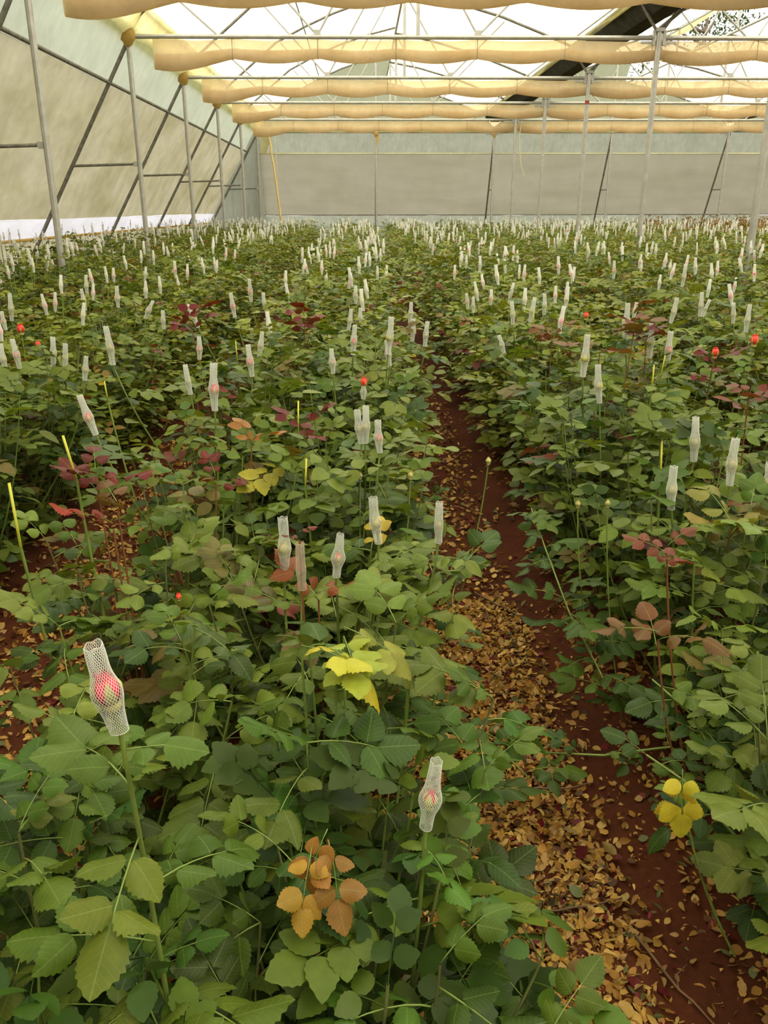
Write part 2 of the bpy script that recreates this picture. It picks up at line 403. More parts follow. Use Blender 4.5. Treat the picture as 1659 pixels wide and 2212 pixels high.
for x0, nm in ((XL, 'left'), (XG, 'right')):
    rr = random.Random(int(x0*7)); gg = []
    for y in np.arange(Y0F, YB+.01, .5):
        d = .16 + .05*math.sin(y*1.3) + rr.uniform(-.03, .03)
        gg.append([(x0+4.44, y, 6.29), (x0+4.47+rr.uniform(-.02,.02), y, 6.29-d*.5), (x0+4.45, y, 6.29-d)])
    tag(MB().sheet(gg).build('vent_flap', M['eave'], smooth=True), 'ragged yellow film flap along the %s bay ridge vent' % nm, 'film flap')
# yellowed film along eave and gutters
g = [[(XL-.12, y, 3.98), (XL-.02, y, 4.02+.03*math.sin(y*1.7)), (XL+.10, y, 4.06+.03*math.sin(y*2.3)), (XL+.24, y, 4.26), (XL+.32, y, 4.38)] for y in np.arange(Y0F, YB+.01, .4)]
tag(MB().sheet(g).build('eave_flap', M['eave'], smooth=True), 'yellowed film flap folded along the left eave', 'film flap')
for x0, nm in ((XG, 'main'), (XG2, 'second')):
    gp = [(-.36, .56), (-.33, .46), (-.14, .30), (.14, .30), (.33, .46), (.36, .56)]
    g1 = [[(x0+a, y, ZC+b) for a, b in gp] for y in (Y0F, 10, 20, YB)]
    g2 = [[(x0+a*.96, y, ZC+b+.015) for a, b in gp] for y in (Y0F, 10, 20, YB)]
    tag(MB().sheet(g1).sheet(g2).build('rain_gutter', M['gutter']), 'dark metal rain gutter, the %s one between bays' % nm, 'gutter')
    for s in (-1, 1):
        r_ = random.Random(int(x0*10)+s)
        gg = []
        for y in np.arange(Y0F, YB+.01, .35):
            d = .05 + .05*math.sin(y*1.9+s) + r_.uniform(0, .03)
            gg.append([(x0+s*.37, y, ZC+.58), (x0+s*(.37+d*.5), y, ZC+.55-d*.3), (x0+s*(.36+d*.3), y, ZC+.49-d*.4), (x0+s*.34, y, ZC+.48)])
        tag(MB().sheet(gg).build('gutter_flap', M['eave'], smooth=True), 'yellowed film flap on the %s edge of the %s gutter' % ('left' if s < 0 else 'right', nm), 'film flap')

# ---- roof trusses
def arch_pts(arc, x0): return [(x, 0, z-ZC-.035) for x, z in arc]
for i, y in enumerate(TY):
    for b, x0 in enumerate((XL, XG)):
        end = i == 5
        t = thing('roof_truss', ('pipe truss on the end wall, %s bay' if end else ordn[i] + ' pipe roof truss from the camera, %s bay') % ('left', 'right')[b], 'truss', (x0, y, ZC), 'roof trusses')
        pipe((.07,0,0), (BW-.07,0,0), .032, 10).build('bottom_chord', M['steel'], t)
        MB().tube(arch_pts(LARC, x0), .026, 8).build('arch_pipe', M['oldsteel'], t, True)
        MB().tube(arch_pts(RARC, x0), .026, 8).build('arch_pipe', M['oldsteel'], t, True)
        cx = BW/2
        if not end:
            pipe((4.22,0,.02), (4.22,0,1.42), .03, 8).build('king_post', M['steel'], t)
            pipe((4.38,0,1.35), (4.40,0,2.27), .026, 8).build('vent_post', M['steel'], t)
        for (xa, xb, zb) in ((2.75,1.55,1.27), (2.75,4.05,2.16), (5.1,4.25,1.40), (5.1,6.1,.98), (1.3,.62,.62), (6.55,7.2,.50)):
            pipe((xa,0,.02), (xb,0,zb-.03), .016, 6).build('web_strut', M['steel'], t)
        for xa in (2.75, 5.1): MB().box((xa-.05,-.025,.0), (xa+.05,.025,.09)).build('web_joint', M['steel'], t)
# pale cloth strip along the end-wall chord
for b, x0 in enumerate((XL, XG)):
    tag(MB().sheet([[(x0+.1+k*(BW-.2)/24, YB-.05, ZC+.11+.012*math.sin(k*1.3)) for k in range(25)], [(x0+.1+k*(BW-.2)/24, YB-.07, ZC-.02+.01*math.sin(k*2.1)) for k in range(25)]]).build('chord_strip', M['eave'], smooth=True),
        'yellow film strip along the %s end-wall chord' % ('left', 'right')[b], 'film strip')

# ---- gathered shade curtains under each truss
def curtain(x0, y, seed, sh, lab, extra=0.0):
    r_ = random.Random(seed)
    sup = [.1 if sh < .5 else .34, 1.5, 2.75, 3.9, 5.1, 6.4, BW+.13]
    xs = np.linspace(.34 if sh > .5 else .12, BW+.12, 72); g = []
    t = thing('shade_curtain', lab, 'curtain', (x0, y+.12, ZC), 'gathered shade curtains')
    layers = ((-.07, 1.0, 0), (-.02, .88, 1), (.04, .94, 2), (.09, .80, 3))
    for ly, hh, li in layers:
        g = []
        for x in xs:
            k = max(j for j in range(len(sup)) if sup[j] <= x+.02) if x+.02 >= sup[0] else 0
            k = min(k, len(sup)-2); u = (x-sup[k])/(sup[k+1]-sup[k]); u = min(1, max(0, u))
            sag = math.sin(math.pi*u)
            endw = math.exp(-((x-.34)/.7)**2)*sh
            h = (.25 + .07*sag + .15*endw + extra) * hh
            amp = .012*math.sin(x*7+li*2) + r_.uniform(-.004, .004)
            row = [(x, ly+amp, -.02-.02*sag), (x, ly-.012+amp, -.02-h*.35), (x, ly-.03+amp, -.02-h*.72), (x, ly-.02, -.02-h*.95), (x, ly+.012, -.02-h), (x, ly+.035, -.02-h*.92), (x, ly+.045, -.02-h*.6)]
            if li: row = [(x_, y_, -.02-h*.5 + (z_+.02+h*.5)*(.5 if z_ > -.02-h*.5 else 1)*(0 if z_ > -.02-h*.5 else 1)) for x_, y_, z_ in row]
            g.append(row)
        MB().sheet(g).build('cloth_fold', M['curtain'], t, True)
    for x in sup[1:-1]:
        MB().tube([(x, -.12, -.27), (x, -.10, -.02), (x, .12, -.02), (x, .14, -.22), (x, 0, -.275), (x, -.12, -.27)], .004, 4).build('tie_cord', M['oldsteel'], t)
for i in range(5):
    for b, x0 in enumerate((XL, XG)):
        curtain(x0, TY[i], 100+i*3+b, 1 if b == 0 else .2, '%s tan shade curtain from the camera bunched below the truss, %s bay' % (ordn[i], ('left', 'right')[b]), .08 if i == 0 else 0.0)
# rope and twine by the end wall
def wob(p, q, n, a, seed):
    r_ = random.Random(seed); p, q = Vector(p), Vector(q)
    return [p.lerp(q, k/n) + Vector((r_.uniform(-a,a), r_.uniform(-a,a), 0)) for k in range(n+1)]
tag(MB().tube(wob((-2.95, 29.77, 3.96), (-2.6, 29.3, 1.0), 14, .012, 3), .035, 6, flat=.5).build('rope', M['rope'], smooth=True), 'ochre strap hanging beside the back left corner post', 'strap')
tag(MB().tube(wob((-2.75, 29.77, 3.96), (-2.72, 29.6, 1.05), 10, .01, 4), .008, 5).build('twine', M['twine']), 'thin pale string hanging next to the ochre strap', 'string')
tag(MB().tube([(4.60,25.78,3.95),(4.55,25.76,3.6),(4.57,25.76,3.2),(4.64,25.76,2.75),(4.72,25.76,2.55),(4.74,25.76,2.48)], .010, 5).build('twine', M['twine']), 'loose pale twine dangling from the end of the gutter', 'string')
tag(MB().sheet([[(-3.25+.45*a*(1-.6*b_), 29.76-.03*a, 3.96-.66*b_) for a in (0,.33,.66,1)] for b_ in (0,.33,.66,1)]).build('cloth_flap', M['eave'], smooth=True), 'yellowish cloth flap hanging in the back left corner', 'cloth')

# ================================================================== roses
# ---- palette (albedo)
GREENS = [(.046,.086,.011), (.060,.106,.012), (.033,.064,.011), (.076,.120,.013), (.096,.136,.015), (.043,.074,.014)]
def leafcol(young=0.0, r_=rng):
    u = r_.random()
    if u < .004 + .03*young: c = (.13,.032,.018)
    elif u < .022 + .07*young: c = (.125,.100,.026)
    elif u < .026 + .07*young: c = (.30,.25,.03)
    else:
        c = GREENS[r_.randrange(6)]
        if young and r_.random() < .6: c = (.108,.148,.020)
    k = r_.uniform(.8, 1.22)
    return (c[0]*k*r_.uniform(.9,1.12), c[1]*k, c[2]*k*r_.uniform(.85,1.15))
# ---- leaflet, unit length along +Y, top side +Z
def leaflet_geo(n, width, fold, droop, serr, twist=0, wavy=0):
    V, F = [], []
    for k in range(n+1):
        t = k/n
        wd = width*.5*(math.sin(math.pi*t**.82))**.78 if 0 < t < 1 else 0.0
        if serr and 0 < k < n: wd *= (1+serr) if k % 2 else (1-serr)
        y = t; zc = -droop*t*t
        sh = -.02 if (serr and k % 2 == 0) else .0
        zz = fold*wd - .35*fold*wd*wd/width*2 + wavy*math.sin(t*9)
        tw = twist*(t-.4)
        V += [(-wd, y+sh, zc+zz-tw*wd), (0, y, zc), (wd, y+sh, zc+zz+tw*wd-wavy*.7*math.sin(t*9))]
    for k in range(n):
        a, b = 3*k, 3*k+3
        if k == 0: F += [(a+1, b+1, b), (a+1, b+2, b+1)]
        elif k == n-1: F += [(a, a+1, b+1), (a+1, a+2, b+1)]
        else: F += [(a, a+1, b+1, b), (a+1, a+2, b+2, b+1)]
    return np.array(V), F
def leaflet_fine(n, width, fold, droop, serr, twist, wavy, arch):
    V, F = [], []; U = (-1, -.5, 0, .5, 1)
    for k in range(n+1):
        t = k/n; wd = width*.5*(math.sin(math.pi*t**.80))**.74 if 0 < t < 1 else 0.0
        for u in U:
            e = wd*abs(u)
            if abs(u) == 1 and 0 < k < n: e *= (1+serr) if k % 2 else (1-serr)
            z = -droop*t*t + fold*e - arch*e*e/width*2 + wavy*math.sin(t*8+u*1.5)*abs(u) + twist*(t-.4)*e*(1 if u > 0 else -1)
            V.append((e*(1 if u > 0 else -1 if u < 0 else 0), t - (.02 if abs(u) == 1 and k % 2 == 0 and 0 < k < n else 0), z))
    for k in range(n):
        for c in range(4): F.append((5*k+c, 5*k+c+1, 5*k+c+6, 5*k+c+5))
    return np.array(V), F
LEAFLETS = []
for k in range(8):
    v, f = leaflet_fine(16, (.82,.76,.86,.78,.84,.72,.78,.68)[k], (.30,.42,.50,.36,.25,.58,.45,.50)[k], (.10,.18,.05,.25,.12,.30,.02,.4)[k], .06, (.0,.15,-.15,.1,-.1,.2,0,-.2)[k], (.012,.022,.01,.018,.02,.014,.022,.03)[k], (.55,.7,.8,.6,.6,.9,.75,.6)[k])
    LEAFLETS.append(mesh_np('leaflet', v, f, M['leafA'], smooth=True))
# ---- compound leaf layouts: [(matrix of a leaflet)], rachis points
def compound(r_, n):
    out = []; Lr = .098 if n == 5 else (.058 if n == 3 else .13)
    dr = r_.uniform(.10, .55)
    P = lambda y: Vector((0, y, -dr*y*y/.12))
    pairs = (n-1)//2
    for k in range(pairs):
        y = Lr*(.34 + .54*k/max(1, pairs-1)) if pairs > 1 else Lr*.55
        ln = (.047 + .009*k) * r_.uniform(.92, 1.1)
        for s in (-1, 1):
            yaw = s*math.radians(r_.uniform(52, 72)); m = Matrix.Translation(P(y+r_.uniform(-.003,.003))) @ Matrix.Rotation(-yaw, 4, 'Z') @ Matrix.Rotation(math.radians(r_.uniform(-28, 10)), 4, 'X') @ Matrix.Rotation(math.radians(r_.uniform(-22, 22)), 4, 'Y')
            out.append(m @ Matrix.Translation((0,.004,0)) @ Matrix.Scale(ln, 4))
    m = Matrix.Translation(P(Lr+.006)) @ Matrix.Rotation(math.radians(r_.uniform(-12,12)), 4, 'Z') @ Matrix.Rotation(math.radians(r_.uniform(-38, 4)-dr*30), 4, 'X') @ Matrix.Rotation(math.radians(r_.uniform(-15,15)), 4, 'Y')
    out.append(m @ Matrix.Scale(.066*r_.uniform(.92,1.12), 4))
    return out, [P(Lr*j/5) for j in range(6)] + [P(Lr+.008)]
r7 = random.Random(77)
COMP = [compound(r7, n) for n in (5,5,5,5,5,3,7,5,5,3)]
STALKS = [MB().tube(rp, [.0012]*3+[.0009]*4, 5).mesh('leaf_stalk', M['stem'], True) for _, rp in COMP]
def joined(layout, n, serr, stalk=True, r_=r7):
    V, F = [], []; off = 0
    for m in layout[0]:
        v, f = leaflet_geo(n, r_.uniform(.74,.86), r_.uniform(.05,.30), r_.uniform(.05,.3), serr)
        A = np.array(m); V.append(v @ A[:3,:3].T + A[:3,3]); F += [tuple(i+off for i in q_) for q_ in f]; off += len(v)
    if stalk:
        t = MB().tube(layout[1], .0014, 3, False); V.append(np.array(t.v)); F += [tuple(i+off for i in q_) for q_ in t.f]; off += len(t.v)
    return np.concatenate(V), F
SPRAYS = []
for lay in COMP:
    v, f = joined(lay, 12, .05); SPRAYS.append(mesh_np('compound_leaf', v, f, M['leafB'], smooth=True))
LOWC = []                                   # low detail leaf sprays as triangle arrays for the far foliage
for lay in COMP:
    v, f = joined(lay, 4, 0, False); tri = []
    for q_ in f: tri += [q_] if len(q_) == 3 else [(q_[0],q_[1],q_[2]), (q_[0],q_[2],q_[3])]
    LOWC.append((v, np.array(tri)))
LOWD = []
for lay in COMP:
    v, f = joined(lay, 2, 0, False); tri = []
    for q_ in f: tri += [q_] if len(q_) == 3 else [(q_[0],q_[1],q_[2]), (q_[0],q_[2],q_[3])]
    LOWD.append((v, np.array(tri)))

def frame(p, az, el, roll, sc):
    y = Vector((math.cos(az)*math.cos(el), math.sin(az)*math.cos(el), math.sin(el)))
    z = Vector((0,0,1)); x = y.cross(z).normalized(); z = x.cross(y)
    m = Matrix((x, y, z)).transposed().to_4x4(); m.translation = p
    return m @ Matrix.Rotation(roll, 4, 'Y') @ Matrix.Scale(sc, 4)
def bez(p0, p1, p2, n): return [p0*(1-t)**2 + p1*2*t*(1-t) + p2*t*t for t in [k/n for k in range(n+1)]]
def canopy(y): return float(np.interp(y, [.6, 1.2, 2.5, 4, 8, 13], [.52, .65, .78, .88, 1.0, 1.1]))

def cane_leaves(pts, r_, z0, step, scale, young, ang0, zmax=9):
    out = []; acc = 0; a = ang0
    for i in range(len(pts)-1):
        d = (pts[i+1]-pts[i]).length; acc += d
        if pts[i+1].z < z0: acc = r_.uniform(0, step); continue
        while acc > step:
            acc -= step; a += 2.399 + r_.uniform(-.3,.3)
            out.append((frame(pts[i+1].copy(), a, math.radians(r_.uniform(-8, 38)), math.radians(r_.uniform(-18,18)), scale*r_.uniform(.78,1.2)), young))
    return out
def plan_bush(base, h, r_, ncane=7, spread=.27, step=.062):
    """returns canes [(pts, r0)] and leaves [(matrix, young)] in bush space"""
    canes, leaves = [], []
    for k in range(ncane):
        a = 2*math.pi*(k + r_.uniform(-.35,.35))/ncane; d = spread*r_.uniform(.30, 1.25)
        low = k % 3 == 2
        hh = h*r_.uniform(.45,.75) if low else h*r_.uniform(.80, 1.06)
        tip = Vector((math.cos(a)*d*(1.45 if low else 1), math.sin(a)*d*(1.1 if low else .8), hh))
        mid = Vector((math.cos(a)*d*.75, math.sin(a)*d*.75, hh*.45))
        pts = bez(Vector((math.cos(a)*.02, math.sin(a)*.02, .04)), mid, tip, 14)
        canes.append((pts, r_.uniform(.0032,.0048)))
        leaves += cane_leaves(pts, r_, .08+.10*r_.random(), step*r_.uniform(.88,1.15), r_.uniform(.80,1.02) if low else r_.uniform(.92,1.15), 0 if low else (.35 if r_.random() < .8 else 1), r_.uniform(0,6.3))
        tipm = frame(pts[-1].copy(), r_.uniform(0,6.3), math.radians(50), 0, .8); leaves.append((tipm, .6))
    return canes, leaves

HEROES = [
(-0.298,0.864,1.007,-0.316,0.864,1.124,'p'), (0.091,1.035,0.705,0.105,1.035,0.826,'s'), (-0.192,1.838,0.776,-0.190,1.838,0.918,'c'),
(-0.145,1.767,0.766,-0.147,1.767,0.883,'d'), (-0.067,1.818,0.774,-0.055,1.818,0.883,'s'), (0.038,1.973,0.796,0.024,1.973,0.920,'c'),
(0.192,1.982,0.792,0.192,1.982,0.902,'n'), (0.863,2.172,0.807,0.856,2.172,0.932,'c'), (1.061,2.536,0.838,1.050,2.536,0.981,'c'),
(1.086,2.316,0.829,1.084,2.316,0.971,'c'), (1.158,2.230,0.821,1.150,2.230,0.922,'c'), (-0.004,2.743,0.850,-0.018,2.743,0.966,'c'),
(0.008,2.742,0.851,0.011,2.742,0.979,'c'), (0.056,2.651,0.843,0.050,2.651,0.952,'p'), (0.005,3.526,0.832,0.008,3.526,0.932,'o'),
(0.118,3.776,0.983,0.133,3.776,1.147,'c'), (0.129,3.866,0.914,0.114,3.866,1.032,'p'), (-0.043,4.099,0.928,-0.032,4.099,1.071,'p'),
(0.292,5.138,0.953,0.301,5.138,1.071,'c'), (0.270,4.482,0.936,0.276,4.482,1.053,'c'), (0.330,4.377,0.925,0.342,4.377,1.051,'c'),
(0.522,6.640,0.767,0.513,6.640,0.867,'n'), (-0.521,2.895,0.933,-0.514,2.895,1.098,'p'), (-0.931,2.845,0.861,-0.971,2.845,1.000,'p'),
(-1.148,4.345,0.533,-1.146,4.345,0.633,'c'), (-0.704,3.386,0.888,-0.716,3.386,1.008,'n'), (-1.083,3.647,0.965,-1.096,3.647,1.129,'c'),
(-1.442,3.922,0.913,-1.426,3.922,1.046,'c'), (-1.355,3.822,0.914,-1.338,3.822,1.031,'n'), (-1.220,3.668,0.894,-1.201,3.668,0.998,'c'),
(-1.574,3.861,0.914,-1.588,3.861,1.047,'p'), (-1.615,3.807,0.909,-1.621,3.807,1.034,'c'), (-0.784,4.045,0.919,-0.778,4.045,1.027,'p'),
(-0.485,3.670,0.906,-0.496,3.670,1.044,'p'), (-0.501,4.087,0.924,-0.480,4.087,1.043,'c'), (-0.130,3.739,0.904,-0.136,3.739,1.014,'s'),
(-0.951,4.950,0.952,-1.005,4.950,1.081,'c'), (-0.797,5.367,0.960,-0.814,5.367,1.108,'p'), (-0.780,6.065,0.983,-0.785,6.065,1.141,'p'),
(-0.636,5.658,0.968,-0.646,5.658,1.084,'c'), (-1.145,4.926,0.948,-1.143,4.926,1.053,'c'), (-1.347,5.316,0.962,-1.288,5.316,1.068,'s'),
(-2.149,5.264,0.958,-2.138,5.264,1.121,'c'), (-2.052,4.924,0.947,-2.062,4.924,1.052,'p'), (-0.076,4.892,0.942,-0.059,4.892,1.058,'c'),
(-0.001,5.026,0.946,-0.006,5.026,1.051,'c'), (0.086,4.704,0.875,0.081,4.704,0.975,'n'), (-0.039,5.936,0.980,-0.038,5.936,1.102,'s'),
(-1.649,5.822,0.975,-1.643,5.822,1.115,'s'), (-1.821,5.664,0.974,-1.832,5.664,1.111,'c'), (-2.068,6.516,0.993,-2.061,6.516,1.138,'c'),
(0.884,3.294,0.967,0.889,3.294,1.132,'c'), (0.939,3.218,0.877,0.920,3.218,1.027,'c'), (1.283,4.062,1.007,1.280,4.062,1.172,'s'),
(1.392,4.003,0.920,1.385,4.003,1.083,'c'), (1.419,3.827,0.915,1.416,3.827,1.070,'p'), (1.864,5.055,0.950,1.885,5.055,1.097,'c'),
(2.120,5.262,0.963,2.115,5.262,1.110,'c'), (2.144,5.284,0.960,2.180,5.284,1.063,'n'), (2.159,4.684,0.946,2.162,4.684,1.096,'c'),
(2.226,5.011,0.952,2.211,5.011,1.072,'c'), (1.022,5.116,0.952,1.044,5.116,1.097,'c'), (1.161,5.365,0.964,1.155,5.365,1.095,'c'),
(0.900,5.013,0.952,0.887,5.013,1.086,'c'), (0.755,4.419,0.879,0.723,4.419,0.973,'c'), (1.034,5.469,0.893,1.034,5.469,0.993,'n'),
(0.844,5.449,0.884,0.836,5.449,0.983,'n'), (0.713,5.686,0.969,0.700,5.686,1.071,'p'), (0.730,5.526,0.963,0.726,5.526,1.063,'n'),
(2.232,6.635,0.883,2.218,6.635,0.982,'n'), (1.713,5.294,0.949,1.723,5.294,1.048,'p'), (2.427,6.431,1.042,2.434,6.431,1.207,'c'),
(2.208,7.478,1.022,2.202,7.478,1.173,'p'),
]
HLAB = {
 0: 'large white net sleeve over a vivid pink bud at lower left',
 1: 'white net sleeve at the path edge, lowest in the picture',
 2: 'wide white net sleeve, leftmost of three above the yellow leaves',
 3: 'brown-stained net sleeve with a small red shoot poking out on top',
 4: 'slim white net sleeve with pinched middle right of the brown-stained one',
 5: 'white net sleeve standing alone right of the three above yellow leaves',
 6: 'net sleeve half hidden by leaves at the left edge of the path',
 7: 'white net sleeve, lowest of the near trio at right',
 8: 'upright white net sleeve, topmost of the near trio at right',
 9: 'leaning white net sleeve, rightmost of the near trio at right',
 10: 'net sleeve cut off by the right edge of the picture',
 11: 'left one of two net sleeves touching each other beside the path',
 12: 'right one of two net sleeves touching each other beside the path',
 13: 'net sleeve with pink bud just right of the touching pair',
 14: 'short net sleeve with an opening red-orange rose above the touching pair',
 15: 'tall slim net sleeve in front of a second one by the path',
 16: 'net sleeve over pink bud just behind the tall slim one',
 17: 'net sleeve with pink streaked bud left of the tall slim one',
 20: 'net sleeve right beside the dark gap of the path',
 22: 'tall net sleeve with a reddish bud, middle of the left bed',
 23: 'net sleeve leaning left over a pink bud, near the left edge',
 24: 'stubby net sleeve deep among leaves right of a left-leaning pink one',
 25: 'slightly leaning pale net sleeve left of the tall reddish-bud one',
 26: 'tall net sleeve leaning left, standing alone above the left bed',
 31: 'net sleeve at the left picture edge below the red flower',
 32: 'short net sleeve with a bright red bud showing, left bed',
 33: 'net sleeve with a long bare lower half under a pink bud',
 51: 'longest net sleeve of the right bed, first one beyond the path',
 52: 'net sleeve just below and right of the longest right-bed one',
 53: 'tall net sleeve in front of maroon young leaves, right bed',
 54: 'left one of two neighbouring net sleeves at middle right',
 55: 'net sleeve with red-veined bud, right one of two neighbours at middle right',
}
SKIP = (21, 24, 46, 65, 66, 69)
# ---- flower buds: petals and calyx, base at origin, length 1 along Z
def bud_meshes(petal, name, openness=0):
    g = []
    for i in range(9):
        t = i/8; r = .40*(math.sin(math.pi*min(.93, t*.80+.13)))**.9*(1 if t < .55 else 1+openness*(t-.55))
        row = []
        for k in range(13):
            a = 2*math.pi*k/12; rr = r*(1+.07*math.sin(3*a+t*5))
            row.append((rr*math.cos(a), rr*math.sin(a), t*.96))
        g.append(row)
    top = len(g[0])
    mb = MB().sheet(g)
    # swirl of inner petals at the tip
    for q_ in range(3):
        gg = []
        for i in range(4):
            t = i/3; gg.append([((.22-.06*q_+openness*.06*t)*math.cos(a+q_*2), (.22-.06*q_+openness*.06*t)*math.sin(a+q_*2), .72+.30*t+.03*math.sin(a*2)) for a in np.linspace(0, 3.6, 8)])
        mb.sheet(gg)
    pet = mb.mesh('rose_bud', petal, True)
    return pet
def calyx_mesh(cover):
    mb = MB()
    g = []
    for i in range(4):
        t = i/3; r = .16+.12*math.sin(math.pi*(.2+.5*t)); g.append([(r*math.cos(2*math.pi*k/10), r*math.sin(2*math.pi*k/10), -.22+.26*t) for k in range(11)])
    mb.sheet(g)
    for s in range(5):
        a0 = 2*math.pi*s/5; gg = []
        for i in range(6):
            t = i/5; wd = cover*.30*(1-t)**.7*(1+.4*t); z = .02+.92*t*(.6+.4*cover)
            r = .03+.40*(math.sin(math.pi*min(.93, z*.80+.13)))**.9*1.10
            gg.append([(r*math.cos(a0+da), r*math.sin(a0+da), z) for da in (-wd*2.2, 0, wd*2.2)])
        mb.sheet(gg)
    return mb.mesh('calyx', M['sepal'], True)
BUD = {'p': bud_meshes(M['petalp'], 'p'), 's': bud_meshes(M['petalp'], 's'), 'c': bud_meshes(M['petalc'], 'c'), 'o': bud_meshes(M['petalr'], 'o', 1.2), 'n': bud_meshes(M['sepal'], 'n')}
CAL = {'p': calyx_mesh(.75), 's': calyx_mesh(1.15), 'c': calyx_mesh(1.2), 'o': calyx_mesh(.4), 'n': calyx_mesh(1.2)}
# ---- net sleeves, length 1 along Z
def sleeve_r(t, bulge): return .078 + .012*t + bulge*math.exp(-((t-.44)/.17)**2)
def sleeve_lattice(bulge, na, nr, seed, wdt=.0026):
    r_ = random.Random(seed); V, F = [], []
    ph = r_.uniform(0, 6); cr = r_.uniform(.005, .02)
    def P(a, t):
        r = sleeve_r(t, bulge); th = 2*math.pi*a/na
        fl = 1 - .18*max(0, t-.6)/.4; e = 1+.04*math.sin(3*th+ph)+.03*math.sin(t*17+ph)
        return Vector((r*e*math.cos(th)+cr*math.sin(t*3.2), r*e*fl*math.sin(th), t + (.012*math.sin(5*th) if t > .97 else 0)))
    for j in range(nr):
        t0, t1 = j/nr, (j+1)/nr
        for i in range(na):
            a0 = i + (.5 if j % 2 else 0)
            for da in (-.5, .5):
                p, q_ = P(a0, t0), P(a0+da, t1)
                th = 2*math.pi*(a0+da/2)/na; nrm = Vector((math.cos(th), math.sin(th), 0)); d = (q_-p).normalized(); s = d.cross(nrm).normalized()*wdt
                o = nrm*wdt*.9; n = len(V)
                V += [tuple(p-s), tuple(p+s), tuple(p+o), tuple(q_-s), tuple(q_+s), tuple(q_+o)]
                F += [(n,n+2,n+5,n+3), (n+2,n+1,n+4,n+5), (n+1,n,n+3,n+4)]
    for t in (0, 1):
        ring = [P(a, t) for a in range(na+1)]; mb = MB().tube(ring, wdt*1.2, 3, False); n = len(V); V += mb.v; F += [tuple(i+n for i in f) for f in mb.f]
    return mesh_np('net_sleeve', V, F, M['net'])
def sleeve_tube_geo(bulge, na, nr, seed):
    r_ = random.Random(seed); ph = r_.uniform(0, 6); V, F = [], []
    for j in range(nr+1):
        t = j/nr
        for i in range(na):
            th = 2*math.pi*i/na; r = sleeve_r(t, bulge)*(1+.05*math.sin(3*th+ph+t*4))
            V.append((r*math.cos(th)+.03*math.sin(t*3+ph), r*math.sin(th)*(1-.2*max(0, t-.6)/.4), t))
    for j in range(nr):
        for i in range(na): F.append((j*na+i, j*na+(i+1) % na, (j+1)*na+(i+1) % na, (j+1)*na+i))
    return V, F
NETS2 = [sleeve_lattice(b_, 20, 28, k, .0038) for k, b_ in enumerate((.042, .058, .034, .012))]
NETS = [sleeve_lattice(b_, 28, 38, k, .0021) for k, b_ in enumerate((.042, .058, .034, .012))]
M['netbrown'] = plain('stained_net', (.54, .45, .36), .5, 0, .25, 60)
TUBES = []
for k, b_ in enumerate((.05, .04, .03, .05)):
    v, f = sleeve_tube_geo(b_, 9, 10, k); TUBES.append(mesh_np('net_sleeve', v, f, M['netfar'], smooth=True))

def axis_m(B, T, twist):
    d = Vector(T)-Vector(B); ln = d.length
    qn = Vector((0,0,1)).rotation_difference(d.normalized()).to_matrix().to_4x4()
    return Matrix.Translation(B) @ qn @ Matrix.Rotation(twist, 4, 'Z'), ln
SEGS = []
# ---- rows
plants = []
def row_x(xr, y): return xr + (.022*min(y, 8) if xr < .3 else 0.0)
for b in range(-4, 9):
    for ro in (-.25, .25):
        xr = BEDC + b*PITCHB + ro
        y = .62 + rng.uniform(0, .1)
        while y < 29.0:
            x = row_x(xr, y) + rng.uniform(-.05, .05)
            if -4.9 + 0 < x < 13.5 and not (b >= 0 and False):
                plants.append((x, y + rng.uniform(-.03, .03), b, ro))
            y += .27
def vis_plant(p): return seen((p[0], p[1], .8*canopy(p[1])), 190 if p[1] < 6 else 140) or (p[1] < 1.3 and seen((p[0], p[1], .4), 240))
allp = plants
plants = sorted([p for p in plants if vis_plant(p)], key=lambda p: math.hypot(p[0]*.9, p[1]))
def move_near(hx, hy, nx, ny):
    j = min(range(len(plants)), key=lambda i: math.hypot(plants[i][0]-hx, plants[i][1]-hy)); plants[j] = (nx, ny, plants[j][2], plants[j][3])
move_near(-.298, .864, -.27, .85); move_near(.09, 1.03, .05, 1.02)
NEAR = [p for p in plants if math.hypot(p[0], p[1]) < 2.45]; nA = len(NEAR)
nB = sum(1 for p in plants if math.hypot(p[0], p[1]) < 4.6)
bushes = plants[:300]; field = plants[300:]
inframe = set(bushes) | set(field)
extras = [p for p in allp if p not in inframe and p[1] < 4.5 and -3.2 < p[0] < 3.6 and seen((p[0], p[1], .6), 700) and not any(abs(p[0]-q_[0]) + abs(p[1]-q_[1]) < .12 for q_ in bushes[:60])]
n_in = len(bushes); bushes = bushes + extras
